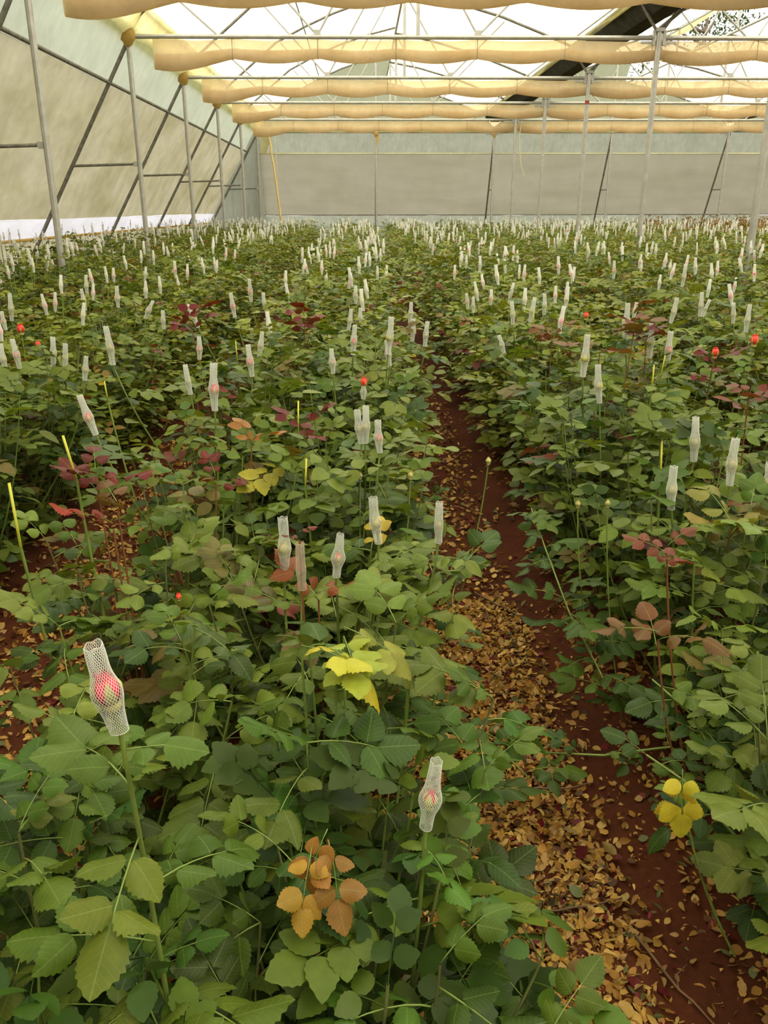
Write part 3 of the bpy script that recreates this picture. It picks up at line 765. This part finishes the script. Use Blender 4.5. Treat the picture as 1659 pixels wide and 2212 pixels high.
# ---- assign hero sleeves to bushes
hero_of = {}
for k, h in enumerate(HEROES):
    if k in SKIP: continue
    j = min(range(len(bushes)), key=lambda i: (9 if i >= n_in else 0) + math.hypot(bushes[i][0]-h[0], bushes[i][1]-h[1]) + .06*len(hero_of.get(i, [])))
    hero_of.setdefault(j, []).append(k)
sleeve_total = 0
def add_flower_stem(root, base, B, T, kind, idx, r_, detail, label=None, group=None):
    """stem + bud as parts of the bush; the sleeve pulled over it is a thing of its own"""
    global sleeve_total
    b = Vector((base[0], base[1], .05)); Bv, Tv = Vector(B)-b, Vector(T)-b
    ax = (Tv-Bv).normalized(); neck = Bv + (Tv-Bv)*(.55 if kind == 'o' else .33)
    side = Vector((r_.uniform(-.04,.04), r_.uniform(-.04,.04), 0))
    pts = bez(Vector((0,0,.05)), Vector((Bv.x*.75, Bv.y*.75, Bv.z*.55))+side, Bv, 12 if detail else 5)[:-1] + [Bv, neck]
    n = len(pts)
    st = MB().tube(pts, [.0046-.0016*i/n for i in range(n)], 6 if detail else 4, False).build('flower_stem', M['stem'], root, True)
    ln = (Tv-Bv).length
    s = .026*(ln/.135)
    mtx, _ = axis_m(neck, Tv, r_.uniform(0, 6)); bl = s*(1.75 if idx == 0 else 1.9 if kind == 'o' else 1.15)
    if kind == 'd': kk = 'n'
    else: kk = kind
    if not (kind == 'd'):
        link('rose_bud', BUD[kk], st, mtx=mtx @ Matrix.Scale(bl, 4))
        if detail: link('calyx', CAL[kk], st, mtx=mtx @ Matrix.Scale(bl, 4))
    mt, _ = axis_m(Vector(B), Vector(T), r_.uniform(0, 6))
    if label or detail: me = (NETS if base[1] < 2.2 else NETS2)[{'p': 0, 's': 1, 'o': 0, 'c': 2, 'n': 3, 'd': 3}[kind] if idx else 0]
    else: me = TUBES[r_.randrange(4)]
    if idx == 0: sw = ln*1.25
    else: sw = ln*.4 + .075
    if kind == 'd': me = me.copy(); me.materials[0] = M['netbrown']
    so_ = link('net_sleeve', me, None, mtx=mt @ Matrix.Diagonal((sw, sw, ln if kind != 'o' else ln*.66, 1)))
    tag(so_, label, 'net sleeve', group); sleeve_total += 1
    return st, pts, so_
def put_leaf(root, mtx, young, tier, r_, col=None, big=1.0):
    k = r_.randrange(len(COMP)); c = col or leafcol(young, r_)
    if tier == 'A':
        st = link('leaf_stalk', STALKS[k], root, mtx=mtx)
        for m in COMP[k][0]:
            lo = link('leaflet', LEAFLETS[r_.randrange(8)], st, mtx=m)
            j = r_.uniform(.86, 1.14); lo.color = (c[0]*j*r_.uniform(.95,1.06), c[1]*j, c[2]*j, 1)
    else:
        lo = link('compound_leaf', SPRAYS[k], root, mtx=mtx); lo.color = (*c, 1)
# shared cane meshes and foliage for the third tier
def foliage_arrays(r_, h, low, ncane=5, keep=1.0):
    _, lv = plan_bush((0,0), h, r_, ncane, .30, .072)
    V, F, Cc = [], [], []; off = 0
    for m, yg in lv:
        if r_.random() > keep: continue
        v, f = low[r_.randrange(len(low))]; A = np.array(m)
        V.append(v @ A[:3,:3].T + A[:3,3]); F.append(f+off); off += len(v)
        Cc.append(np.tile(np.array(leafcol(max(yg, .4), r_))*(1.45, 1.25, 1.15), (len(v), 1)))
    return np.concatenate(V), np.concatenate(F), np.concatenate(Cc)
CVAR = []
for k in range(10):
    r_ = random.Random(500+k); v, f, c = foliage_arrays(r_, 1.0, LOWC, 7)
    me = mesh_np('foliage', v, f, M['leafC'], c, True); CVAR.append(me)
CANES = [MB().tube(bez(Vector((0,0,0)), Vector((.06*math.cos(k), .06*math.sin(k), .5)), Vector((.15*math.cos(k), .15*math.sin(k), .95)), 5), [.0045,.004,.004,.0035,.003,.0025], 4, False).mesh('cane', M['cane'], True) for k in range(6)]

SPECIAL = {}
def bush_near(x, y): return min(range(len(bushes)), key=lambda i: math.hypot(bushes[i][0]-x, bushes[i][1]-y))
ORD = ['first','second','third','fourth','fifth','sixth','seventh','eighth','ninth','tenth','eleventh','twelfth','thirteenth','fourteenth','fifteenth']
def row_name(p):
    k = 2*p[2] + (1 if p[3] > 0 else 0)            # 1 = row on the left edge of the path, 2 = row on its right edge
    return '%s row left of the path' % ORD[1-k] if k <= 1 else '%s row right of the path' % ORD[k-2]
ordinal = {}
for p in bushes[:n_in]: ordinal.setdefault((p[2], p[3]), []).append(p)
for v_ in ordinal.values(): v_.sort(key=lambda q_: q_[1])
ROOTS = []
for i, p in enumerate(bushes):
    r_ = random.Random(9000+i); tier = 'A' if i < nA else ('B' if i < nB or (i >= n_in and p[1] < 2.5) else 'C')
    dist = math.hypot(p[0], p[1]); h = canopy(p[1])*r_.uniform(.92, 1.05)
    hs = hero_of.get(i, [])
    lead = next((k for k in hs if k in HLAB), None)
    if lead is not None:
        lab = 'rose bush bearing ' + HLAB[lead]
        grp = 'rose bushes'
    elif i >= n_in: lab, grp = 'leafy rose bush just past the picture edge, %s' % row_name(p), 'rose bushes past the picture edge, %s' % row_name(p)
    else:
        rn = row_name(p); od = ordinal[(p[2], p[3])].index(p)
        if od < len(ORD): lab, grp = '%s rose bush from the camera in the %s' % (ORD[od], rn), 'rose bushes'
        else: lab, grp = 'leafy rose bush farther along the %s' % rn, 'farther rose bushes, %s' % rn
    root = thing('rose_bush', lab, 'rose bush', (p[0], p[1], .05), grp); ROOTS.append(root)
    if tier in 'AB':
        canes, leaves = plan_bush(p, h, r_, 8 if dist < 1.7 else 7, .28, .060 if tier == 'A' else .066)
        for pts, r0 in canes:
            MB().tube(pts, [r0*(1-.5*k/len(pts)) for k in range(len(pts))], 5, False).build('cane', M['cane'] if r_.random() < .6 else M['stem'], root, True)
        for m, yg in leaves:
            wp = m.translation + Vector((p[0], p[1], .05))
            if .30 < wp.x < .72 and wp.z < .30: continue
            if i >= n_in or seen(wp, 160): put_leaf(root, m, yg, tier, r_, None if dist > 1.45 else tuple(g_*r_.uniform(.85,1.2) for g_ in r_.choice(GREENS[:4])))
    else:
        fo = link('foliage', CVAR[r_.randrange(10)], root, mtx=Matrix.Rotation(r_.uniform(0, 6.3), 4, 'Z') @ Matrix.Diagonal((1.05, 1.05, h, 1)))
        fo['kind'] = 'stuff'
        for q_ in range(3): link('cane', CANES[r_.randrange(6)], root, mtx=Matrix.Rotation(r_.uniform(0,6.3), 4, 'Z') @ Matrix.Diagonal((1,1,h,1)))
    # capped stems placed from the photograph
    for k in hs:
        hx = HEROES[k]
        lb = HLAB.get(k, 'white net sleeve over a rosebud among the middle rows, %s' % ('left of the path' if hx[0] < .6 else 'right of the path'))
        st, pts, _ = add_flower_stem(root, p, hx[:3], hx[3:6], hx[6], k, r_, True, lb, 'net sleeves on rosebuds' if k in HLAB else 'net sleeves in the middle rows')
        tr = 'A' if dist < 2.6 else 'B'
        # big leaves on the flower stem, well below the sleeve
        a = r_.uniform(0, 6.3)
        for q_ in range(5 if k else 6):
            zt = pts[-2].z*((.97, .91, .83, .74, .64, .54)[q_] - (.03 if k else 0))
            jj = max(1, next((j_ for j_, v_ in enumerate(pts) if v_.z >= zt), 1)); pa, pb = pts[jj-1], pts[jj]
            pp = pa.lerp(pb, (zt-pa.z)/max(1e-5, pb.z-pa.z))
            a += 2.4
            put_leaf(root, frame(pp.copy(), a, math.radians(r_.uniform(0, 35)), math.radians(r_.uniform(-15,15)), (1.2 if q_ else .8)), .5, tr, r_, None if k > 1 else tuple(g_*r_.uniform(.9,1.2) for g_ in r_.choice((GREENS[1], GREENS[3], GREENS[4]))))
    # further capped stems, cut stems
    if p[1] > 4.4 and not hs:
        for q_ in range(1 if r_.random() < .72 else (2 if r_.random() < .35 else 0)):
            if sleeve_total >= 300: break
            bx, by = p[0]+r_.uniform(-.16,.16), p[1]+r_.uniform(-.16,.16); bz = .05 + canopy(p[1])*r_.uniform(.93, 1.10)
            ln = r_.uniform(.115,.15); tx, ty = r_.gauss(0,.014), r_.gauss(0,.014)
            sd = 'left' if p[0] < .6 else 'right'
            _, _, so_ = add_flower_stem(root, p, (bx,by,bz), (bx+tx,by+ty,bz+ln), r_.choice('ccccsspnn'), 99, r_, False, None, None)
            tag(so_, 'small white net sleeve over a rosebud among the farther rows, %s of the path' % sd, 'net sleeve', 'net sleeves in the farther rows')
# ---- sprays the photograph singles out: parts of the bush they grow on
def rel(i, pt): return Vector(pt) - Vector((bushes[i][0], bushes[i][1], .05))
def shoot_to(i, pt, mat, r=.0025, name='shoot'):
    q_ = rel(i, pt)
    MB().tube(bez(Vector((q_.x*.6,q_.y*.6,.1)), Vector((q_.x*.9, q_.y*.9, max(.1, q_.z*.6))), q_, 8), [r*1.3]*4+[r]*5, 5, False).build(name, mat, ROOTS[i], True)
YEL, BRN, RED, BRZ, OLV = (.40,.34,.025), (.26,.10,.022), (.11,.012,.010), (.125,.055,.017), (.20,.175,.034)
def spray(pt, n, col, sc, seed, stem=None, tier='A', up=20, toward=None):
    r_ = random.Random(seed); i = bush_near(pt[0], pt[1]); q_ = rel(i, pt)
    shoot_to(i, (pt[0], pt[1], pt[2]-.02), stem or M['stem'])
    a = r_.uniform(0, 6.3)
    for k in range(n):
        a += 2.4
        az = a if toward is None else toward + r_.uniform(-.9, .9)
        put_leaf(ROOTS[i], frame(q_ - Vector((0,0,.02*k)), az, math.radians(up + r_.uniform(-20, 20)), math.radians(r_.uniform(-12,12)), sc*r_.uniform(.85,1.1)), 0, tier, r_, tuple(c*r_.uniform(.85,1.15) for c in col))
spray((-.115,1.33,.86), 1, YEL, .95, 1, toward=-1.2, up=0)
spray((-.055,1.33,.85), 1, YEL, 1.0, 2, toward=-1.4, up=-5)
spray((-.04,1.40,.86), 2, (.24,.26,.03), 1.0, 3, toward=-.6, up=0)
spray((-.057,.978,.755), 2, BRN, .75, 4, M['redstem'], up=-35, toward=-1.5)
spray((-.08,.97,.73), 1, (.36,.20,.025), .75, 44, M['redstem'], up=-35, toward=-1.8)
for sd, (pt, n, c, sc) in enumerate([((-.70,2.10,.96), 4, RED, .8), ((-.63,1.97,.86), 1, (.26,.03,.02), .9), ((-.62,1.99,.91), 2, BRZ, .9), ((-.435,2.35,.86), 3, RED, .75), ((-.21,2.90,.88), 4, RED, .8),
        ((1.26,3.86,1.14), 6, BRZ, 1.1), ((1.33,3.9,1.06), 4, RED, 1.0), ((.71,1.78,.86), 4, (.14,.028,.014), .7), ((.65,1.62,.72), 3, BRZ, 1.0), ((1.31,2.75,1.03), 5, (.13,.03,.015), .9), ((1.02,2.13,.80), 5, OLV, 1.1), ((1.18,2.10,.78), 3, OLV, 1.05),
        ((.98,3.42,1.06), 2, BRZ, 1.0), ((-.37,2.68,.88), 2, BRN, .8), ((-.88,4.38,1.08), 5, RED, 1.0), ((1.62,3.8,.94), 5, RED, .9), ((-.33,4.9,1.02), 6, RED, 1.0), ((-.147,1.767,.91), 2, RED, .32), ((-.11,1.80,.74), 2, (.19,.06,.02), .9), ((1.0,4.4,1.0), 4, BRZ, 1.0)]):
    spray(pt, n, c, sc, 20+sd, M['redstem'], 'A' if pt[1] < 2.6 else 'B', 35)
spray((.60,1.30,.60), 2, (.50,.36,.03), .85, 60, toward=-1.8, up=-55)
# branches arching out over the path from the right-hand bed and from the left-hand bed
def arching(pts, name_bush, seed, step=.055, sc=.75, col=None):
    r_ = random.Random(seed); i = bush_near(*name_bush); P_ = [rel(i, q_) for q_ in pts]
    fine = []
    for k in range(len(P_)-1): fine += [P_[k].lerp(P_[k+1], t) for t in (0, .2, .4, .6, .8)]
    fine.append(P_[-1])
    MB().tube(fine, [.0042-.002*k/len(fine) for k in range(len(fine))], 5, False).build('arching_cane', M['stem'], ROOTS[i], True)
    for m, yg in cane_leaves([f for f in fine], r_, 0.04, step, sc, 0, r_.uniform(0, 6)):
        put_leaf(ROOTS[i], m, 0, 'A', r_, col or GREENS[r_.choice((0, 2, 5, 3))])
arching([(1.0,1.75,.1),(.78,1.78,.30),(.60,1.75,.30),(.47,1.82,.26),(.38,1.95,.22)], (1.0,1.75), 1, .09, .7)
arching([(.98,2.2,.1),(.70,2.05,.30),(.62,2.25,.45),(.58,2.45,.58),(.56,2.6,.66)], (1.0,2.1), 2, .04, .9)
arching([(-.05,1.9,.1),(.08,1.95,.25),(.22,1.98,.28),(.36,1.9,.22),(.44,1.84,.16)], (-.05,1.9), 3, .04, .9)
arching([(.95,1.35,.1),(.78,1.40,.35),(.66,1.42,.48),(.60,1.48,.50)], (1.0,1.4), 4, .04, .85)
arching([(.95,1.55,.1),(.82,1.6,.38),(.74,1.6,.52),(.68,1.7,.55)], (1.0,1.6), 5, .04, .85)
arching([(-.06,2.4,.1),(.10,2.4,.4),(.24,2.4,.52),(.33,2.42,.52)], (-.05,2.4), 6, .04, .85)
arching([(-.06,2.9,.1),(.12,2.9,.45),(.26,2.9,.6)], (-.05,2.9), 7, .04, .9)
# cut flower stems ending in a bright bare stub
for k, (a, b) in enumerate([((-.815,1.843,1.009),(-.793,1.80,.866)), ((-.771,2.097,1.054),(-.744,2.076,.946)), ((-.228,2.922,.959),(-.23,2.897,.856)), ((.918,2.449,.929),(.915,2.415,.813)), ((.096,1.511,.723),(.088,1.48,.671)), ((-.176,2.49,.872),(-.18,2.464,.789)), ((1.153,3.253,1.02),(1.148,3.234,.913)), ((-.644,4.307,.969),(-.639,4.291,.865)), ((1.32,3.6,1.0),(1.31,3.6,.9)), ((1.0,4.9,1.04),(1.0,4.9,.94)), ((-.99,3.2,.98),(-.985,3.2,.9))]):
    i = bush_near(b[0], b[1]); shoot_to(i, b, M['stem'], .0038, 'cut_stem')
    MB().tube([rel(i, b), rel(i, a)], .0036 if k < 2 else .003, 6).build('cut_stub', M['cut'], ROOTS[i], True)
# bare buds without a sleeve and a few open flowers
for k, (pt, kd, sc) in enumerate([((.403,2.557,.83),'c',.02), ((-.01,2.478,.81),'c',.018), ((.142,2.379,.84),'c',.02), ((.627,2.277,.78),'c',.018), ((.68,2.166,.82),'c',.018), ((-.41,1.671,.79),'o',.014),
        ((-1.803,4.515,.985),'o',.045), ((1.864,3.939,.99),'o',.045), ((1.631,3.817,.955),'o',.04), ((1.28,4.8,1.01),'o',.035), ((-1.70,4.45,.92),'o',.03)]):
    i = bush_near(pt[0], pt[1]); q_ = rel(i, pt)
    MB().tube(bez(Vector((q_.x*.7,q_.y*.7,.1)), Vector((q_.x*.95, q_.y*.95, q_.z*.6)), q_, 8), .0022, 5, False).build('flower_stem', M['stem'] if k != 5 else M['redstem'], ROOTS[i], True)
    st = link('rose_bud' if sc < .03 else 'open_rose', BUD[kd], ROOTS[i], mtx=Matrix.Translation(q_) @ Matrix.Scale(sc, 4))
    link('calyx', CAL['o' if kd == 'o' else 'c'], st)

# ---- the rest of the crop, far too many to count: one mass of foliage, one of sleeves
FV = []
for k in range(14):
    r_ = random.Random(700+k); FV.append(foliage_arrays(r_, 1.0, LOWC if k < 4 else LOWD, 5, .85))
Vs, Fs, Cs = [], [], []; off = 0; SV, SF = [], []; so_off = 0; BV, BF = [], []; bo = 0
tubes_lo = [sleeve_tube_geo(b_, 5, 4, k) for k, b_ in enumerate((.045, .03))]
tubes_lo = [(np.array(v), np.array(f)) for v, f in tubes_lo]
stem_v = np.array([(math.cos(a)*.0035, math.sin(a)*.0035, z) for z in (0, 1) for a in (0, 2.1, 4.2)]); stem_f = np.array([(0,1,4),(0,4,3),(1,2,5),(1,5,4),(2,0,3),(2,3,5)])
ov = np.array([(0,0,0),(.4,0,.45),(0,.4,.45),(-.4,0,.45),(0,-.4,.45),(0,0,1)]); of = np.array([(0,2,1),(0,3,2),(0,4,3),(0,1,4),(5,1,2),(5,2,3),(5,3,4),(5,4,1)])
bcols = []
for p in field:
    far = p[1] > 9.5
    v, f, c = FV[NP.integers(4, 14) if far else NP.integers(0, 4)]
    a = NP.uniform(0, 6.3); h = canopy(p[1])*NP.uniform(.88, 1.06); ca, sa = math.cos(a), math.sin(a)
    bronze = p[0] > 8.5 and p[1] > 15 and NP.random() < .75
    if bronze: h *= 1.12
    R = np.array([[ca,-sa,0],[sa,ca,0],[0,0,h]])*np.array([[1.1],[1.1],[1]])
    Vs.append(v @ R.T + (p[0], p[1], .05)); Fs.append(f+off); off += len(v)
    cc = c*NP.uniform(.85,1.15)
    if bronze: cc = cc*np.array([1.25,.60,.7])
    Cs.append(cc)
    for q_ in range(NP.choice([0,1,2], p=[.28,.50,.22])):
        x, y = p[0]+NP.uniform(-.16,.16), p[1]+NP.uniform(-.16,.16); z = .05+canopy(p[1])*NP.uniform(.93,1.10); ln = NP.uniform(.115,.15)
        tv, tf = tubes_lo[NP.integers(0, 2)]
        sw = .125; T = tv*(sw, sw, ln); T[:,0] += T[:,2]*NP.normal(0,.12)
        SV.append(T+(x,y,z)); SF.append(tf+so_off); so_off += len(tv)
        s_ = stem_v*(1,1,.45)+(x,y,z-.42); Vs.append(s_); Fs.append(stem_f+off); off += 6; Cs.append(np.tile((.2,.27,.06), (6,1)))
        u = NP.random(); bc = (.65,.10,.10) if u < .15 else (.6,.48,.2)
        b_ = ov*.036+(x,y,z+ln*.33); BV.append(b_); BF.append(of+bo); bo += 6; bcols.append(np.tile(bc, (6,1)))
tag(link('rose_foliage', mesh_np('rose_foliage', np.concatenate(Vs), np.concatenate(Fs), M['leafC'], np.concatenate(Cs))), 'dense rows of rose foliage receding to the end wall', 'foliage', None, 'stuff')
tag(link('net_sleeves', mesh_np('net_sleeves', np.concatenate(SV), np.concatenate(SF), M['netfar'])), 'countless tiny white net sleeves over the far rows of roses', 'net sleeves', None, 'stuff')
tag(link('rosebuds', mesh_np('rosebuds', np.concatenate(BV), np.concatenate(BF), M['leafC'], np.concatenate(bcols))), 'tiny buds inside the far net sleeves', 'rosebuds', None, 'stuff')

# ================================================================== litter on the path
LIT = [(.55,.32,.075), (.48,.25,.055), (.64,.42,.13), (.38,.19,.05), (.46,.28,.10), (.58,.36,.085)]
def litcol(r_):
    u = r_.random()
    if u < .07: c = (.16,.022,.024)
    elif u < .13: c = (.14,.15,.055)
    elif u < .20: c = (.12,.06,.025)
    else: c = r_.choice(LIT)
    k = r_.uniform(.7, 1.25); return tuple(x*k for x in c)
DRY = []
for k in range(6):
    v, f = leaflet_geo(8, (.7,.62,.75,.55,.68,.5)[k], (.35,.6,.2,.8,.5,1.0)[k], (-.25,.3,-.1,.35,-.4,.2)[k], 0, (.3,-.4,.2,.5,-.3,.6)[k], (.03,.05,.02,.04,.05,.03)[k])
    DRY.append((v, f))
DRYM = [mesh_np('fallen_leaf', v, f, M['leafB'], smooth=True) for v, f in DRY]
M['litter'] = M['leafC']
r_ = random.Random(4)
def pathx(y): return .30 + .012*y
def litter_spot(r_, y0, y1, near=True):
    y = y0 + (y1-y0)*(r_.random()**1.6); u = r_.random()
    if u < .86: x = pathx(y) + r_.uniform(-.36, .28) + r_.gauss(0, .04)
    elif u < .96: x = r_.uniform(.80, 1.3)
    else: x = r_.uniform(.55, .85)
    return x, y
def ground(x, y): return float(bedz(np.array(x))) if y > .3 else 0.0
cnt = 0
names = {}
while cnt < 300:
    x, y = litter_spot(r_, .95, 2.6)
    if not (0.02 < x < .75) or not seen((x, y, 0), -5): continue
    c = litcol(r_); sc = r_.uniform(.028, .048)
    if c[0] > 2.2*c[1] and c[0] < .25 and c[2] > c[1]*.8: lab, g_ = 'dark red fallen leaf among the dry leaves on the path', 'red fallen leaves on the path'
    elif c[1] > c[0]: lab, g_ = 'dull green fallen leaf among the dry leaves on the path', 'green fallen leaves on the path'
    elif c[0] < .17: lab, g_ = 'dark brown fallen leaf among the dry leaves on the path', 'dark brown fallen leaves on the path'
    else: lab, g_ = 'dry tan fallen leaf lying on the path litter', 'tan fallen leaves on the path'
    m = Matrix.Translation((x, y, ground(x, y)+r_.uniform(.010,.022))) @ Matrix.Rotation(r_.uniform(0,6.3), 4, 'Z') @ Matrix.Rotation(r_.gauss(0,.35), 4, 'X') @ Matrix.Rotation(r_.gauss(0,.45)+(math.pi if r_.random() < .35 else 0), 4, 'Y') @ Matrix.Scale(sc, 4)
    o = link('fallen_leaf', DRYM[r_.randrange(6)], None, mtx=m); o.color = (*c, 1); tag(o, lab, 'fallen leaf', g_); cnt += 1
# the mass of litter below and behind
small = []
for k in range(6):
    v, f = leaflet_geo(4, (.7,.5,.75,.45,.6,.35)[k], (.35,.6,.2,.8,.5,1.0)[k], (-.25,.3,-.1,.35,-.4,.2)[k], 0, (.3,-.4,.2,.5,-.3,.6)[k]); tri = []
    for q_ in f: tri += [q_] if len(q_) == 3 else [(q_[0],q_[1],q_[2]), (q_[0],q_[2],q_[3])]
    small.append((v, np.array(tri)))
Vs, Fs, Cs = [], [], []; off = 0
def add_litter(x, y, sc, col, lift):
    global off
    m = np.array(Matrix.Rotation(r_.uniform(0,6.3), 3, 'Z') @ Matrix.Rotation(r_.gauss(0,.4), 3, 'X') @ Matrix.Rotation(r_.gauss(0,.5), 3, 'Y'))*sc
    v, f = small[r_.randrange(6)]; Vs.append(v @ m.T + (x, y, ground(x, y)+lift)); Fs.append(f+off); off += len(v); Cs.append(np.tile(col, (len(v), 1)))
for k in range(26000):
    x, y = litter_spot(r_, .75, 3.2); add_litter(x, y, r_.uniform(.008,.034), litcol(r_), r_.uniform(.002,.018))
for k in range(5000):
    x, y = litter_spot(r_, 2.5, 9); add_litter(x, y, r_.uniform(.02,.045), litcol(r_), r_.uniform(.002,.018))
for k in range(5000):
    x, y = r_.uniform(-2.2, .1), .5+6*r_.random()**1.5; add_litter(x, y, r_.uniform(.02,.045), litcol(r_), r_.uniform(.002,.015))
for k in range(5000):
    x, y = -1.15+r_.gauss(0,.3), 1.2+5*r_.random()**1.3; add_litter(x, y, r_.uniform(.02,.04), litcol(r_), r_.uniform(.002,.02))
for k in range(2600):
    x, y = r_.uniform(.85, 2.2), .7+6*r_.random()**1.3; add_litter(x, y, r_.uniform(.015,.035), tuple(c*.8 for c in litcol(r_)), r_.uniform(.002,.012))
tag(link('leaf_litter', mesh_np('leaf_litter', np.concatenate(Vs), np.concatenate(Fs), M['litter'], np.concatenate(Cs), True)), 'layer of crushed dry leaf litter covering path and beds', 'leaf litter', None, 'stuff')
# twigs
TW = [((.33,1.62),(.40,1.28), 'long dark twig lying lengthwise in the middle of the path'), ((.30,1.46),(.62,1.58), 'curved brown twig lying across the path near the red soil'), ((.44,1.95),(.66,2.02), 'thin twig crossing to the bare red soil at middle distance'),
      ((.62,1.45),(.72,1.22), 'thin twig along the edge of the bare red soil'), ((.20,2.6),(.52,2.45), 'dark twig beneath the overhanging branch on the path'), ((.48,3.3),(.70,2.95), 'twig far along the path by the red soil strip'), ((.25,1.22),(.50,1.20), 'pale straw stalk lying near the bottom of the picture')]
for k, (a, b, lab) in enumerate(TW):
    rr = random.Random(k); n = 8; pts = []
    for j in range(n+1):
        t = j/n; x = a[0]+(b[0]-a[0])*t; y = a[1]+(b[1]-a[1])*t + .025*math.sin(t*3+k); pts.append((x+rr.uniform(-.004,.004), y, ground(x, y)+.018+rr.uniform(0,.008)))
    t_ = thing('twig', lab, 'twig', pts[0], 'twigs on the path'); P0 = Vector(pts[0])
    MB().tube([Vector(q_)-P0 for q_ in pts], [.0042-.0022*j/n for j in range(n+1)], 5).build('twig_stem', M['twig'] if k != 6 else M['rope'], t_, True)
    q1 = Vector(pts[4])-P0; MB().tube([q1, q1+Vector((rr.uniform(-.05,.05), .03, .008)), q1+Vector((rr.uniform(-.08,.08), .06, .004))], .0016, 4).build('side_twig', M['twig'] if k != 6 else M['rope'], t_, True)
# a wood chip and the thick red shoot lying on the litter
# ================================================================== tree outside, seen through the open ridge vent
def tree(x, y, h, seed, lab):
    r_ = random.Random(seed); t = thing('tree', lab, 'tree', (x, y, 0), 'trees outside')
    MB().tube([(0,0,0),(.1,0,h*.3),(.0,.1,h*.6),(.1,.1,h*.85)], [.28,.22,.15,.06], 8).build('trunk', M['bark'], t, True)
    V, F, Cc = [], [], []; off = 0
    for b in range(14):
        a = r_.uniform(0, 6.3); z = h*r_.uniform(.35, .8); d = r_.uniform(1.0, 2.6)
        e = Vector((math.cos(a)*d, math.sin(a)*d, z + r_.uniform(.5, 1.6)))
        MB().tube([Vector((.05,.05,z)), Vector((math.cos(a)*d*.5, math.sin(a)*d*.5, z+.4)), e], [.07,.045,.015], 5).build('branch', M['bark'], t, True)
        for q_ in range(260):
            c = e*(1) + Vector((r_.gauss(0,.55), r_.gauss(0,.55), r_.gauss(0,.45)))
            m = np.array(Matrix.Rotation(r_.uniform(0,6.3), 3, 'Z') @ Matrix.Rotation(r_.uniform(-1,1), 3, 'X'))*r_.uniform(.12,.22)
            v, f = small[1]; V.append(v @ m.T + np.array(c)); F.append(f+off); off += len(v); Cc.append(np.tile((.05,.085,.035), (len(v),1)))
    cr = link('crown', mesh_np('crown', np.concatenate(V), np.concatenate(F), M['leafC'], np.concatenate(Cc)), t); cr['kind'] = 'stuff'
tree(14.6, 39.5, 11.0, 1, 'tall tree outside glimpsed through the open ridge vent')
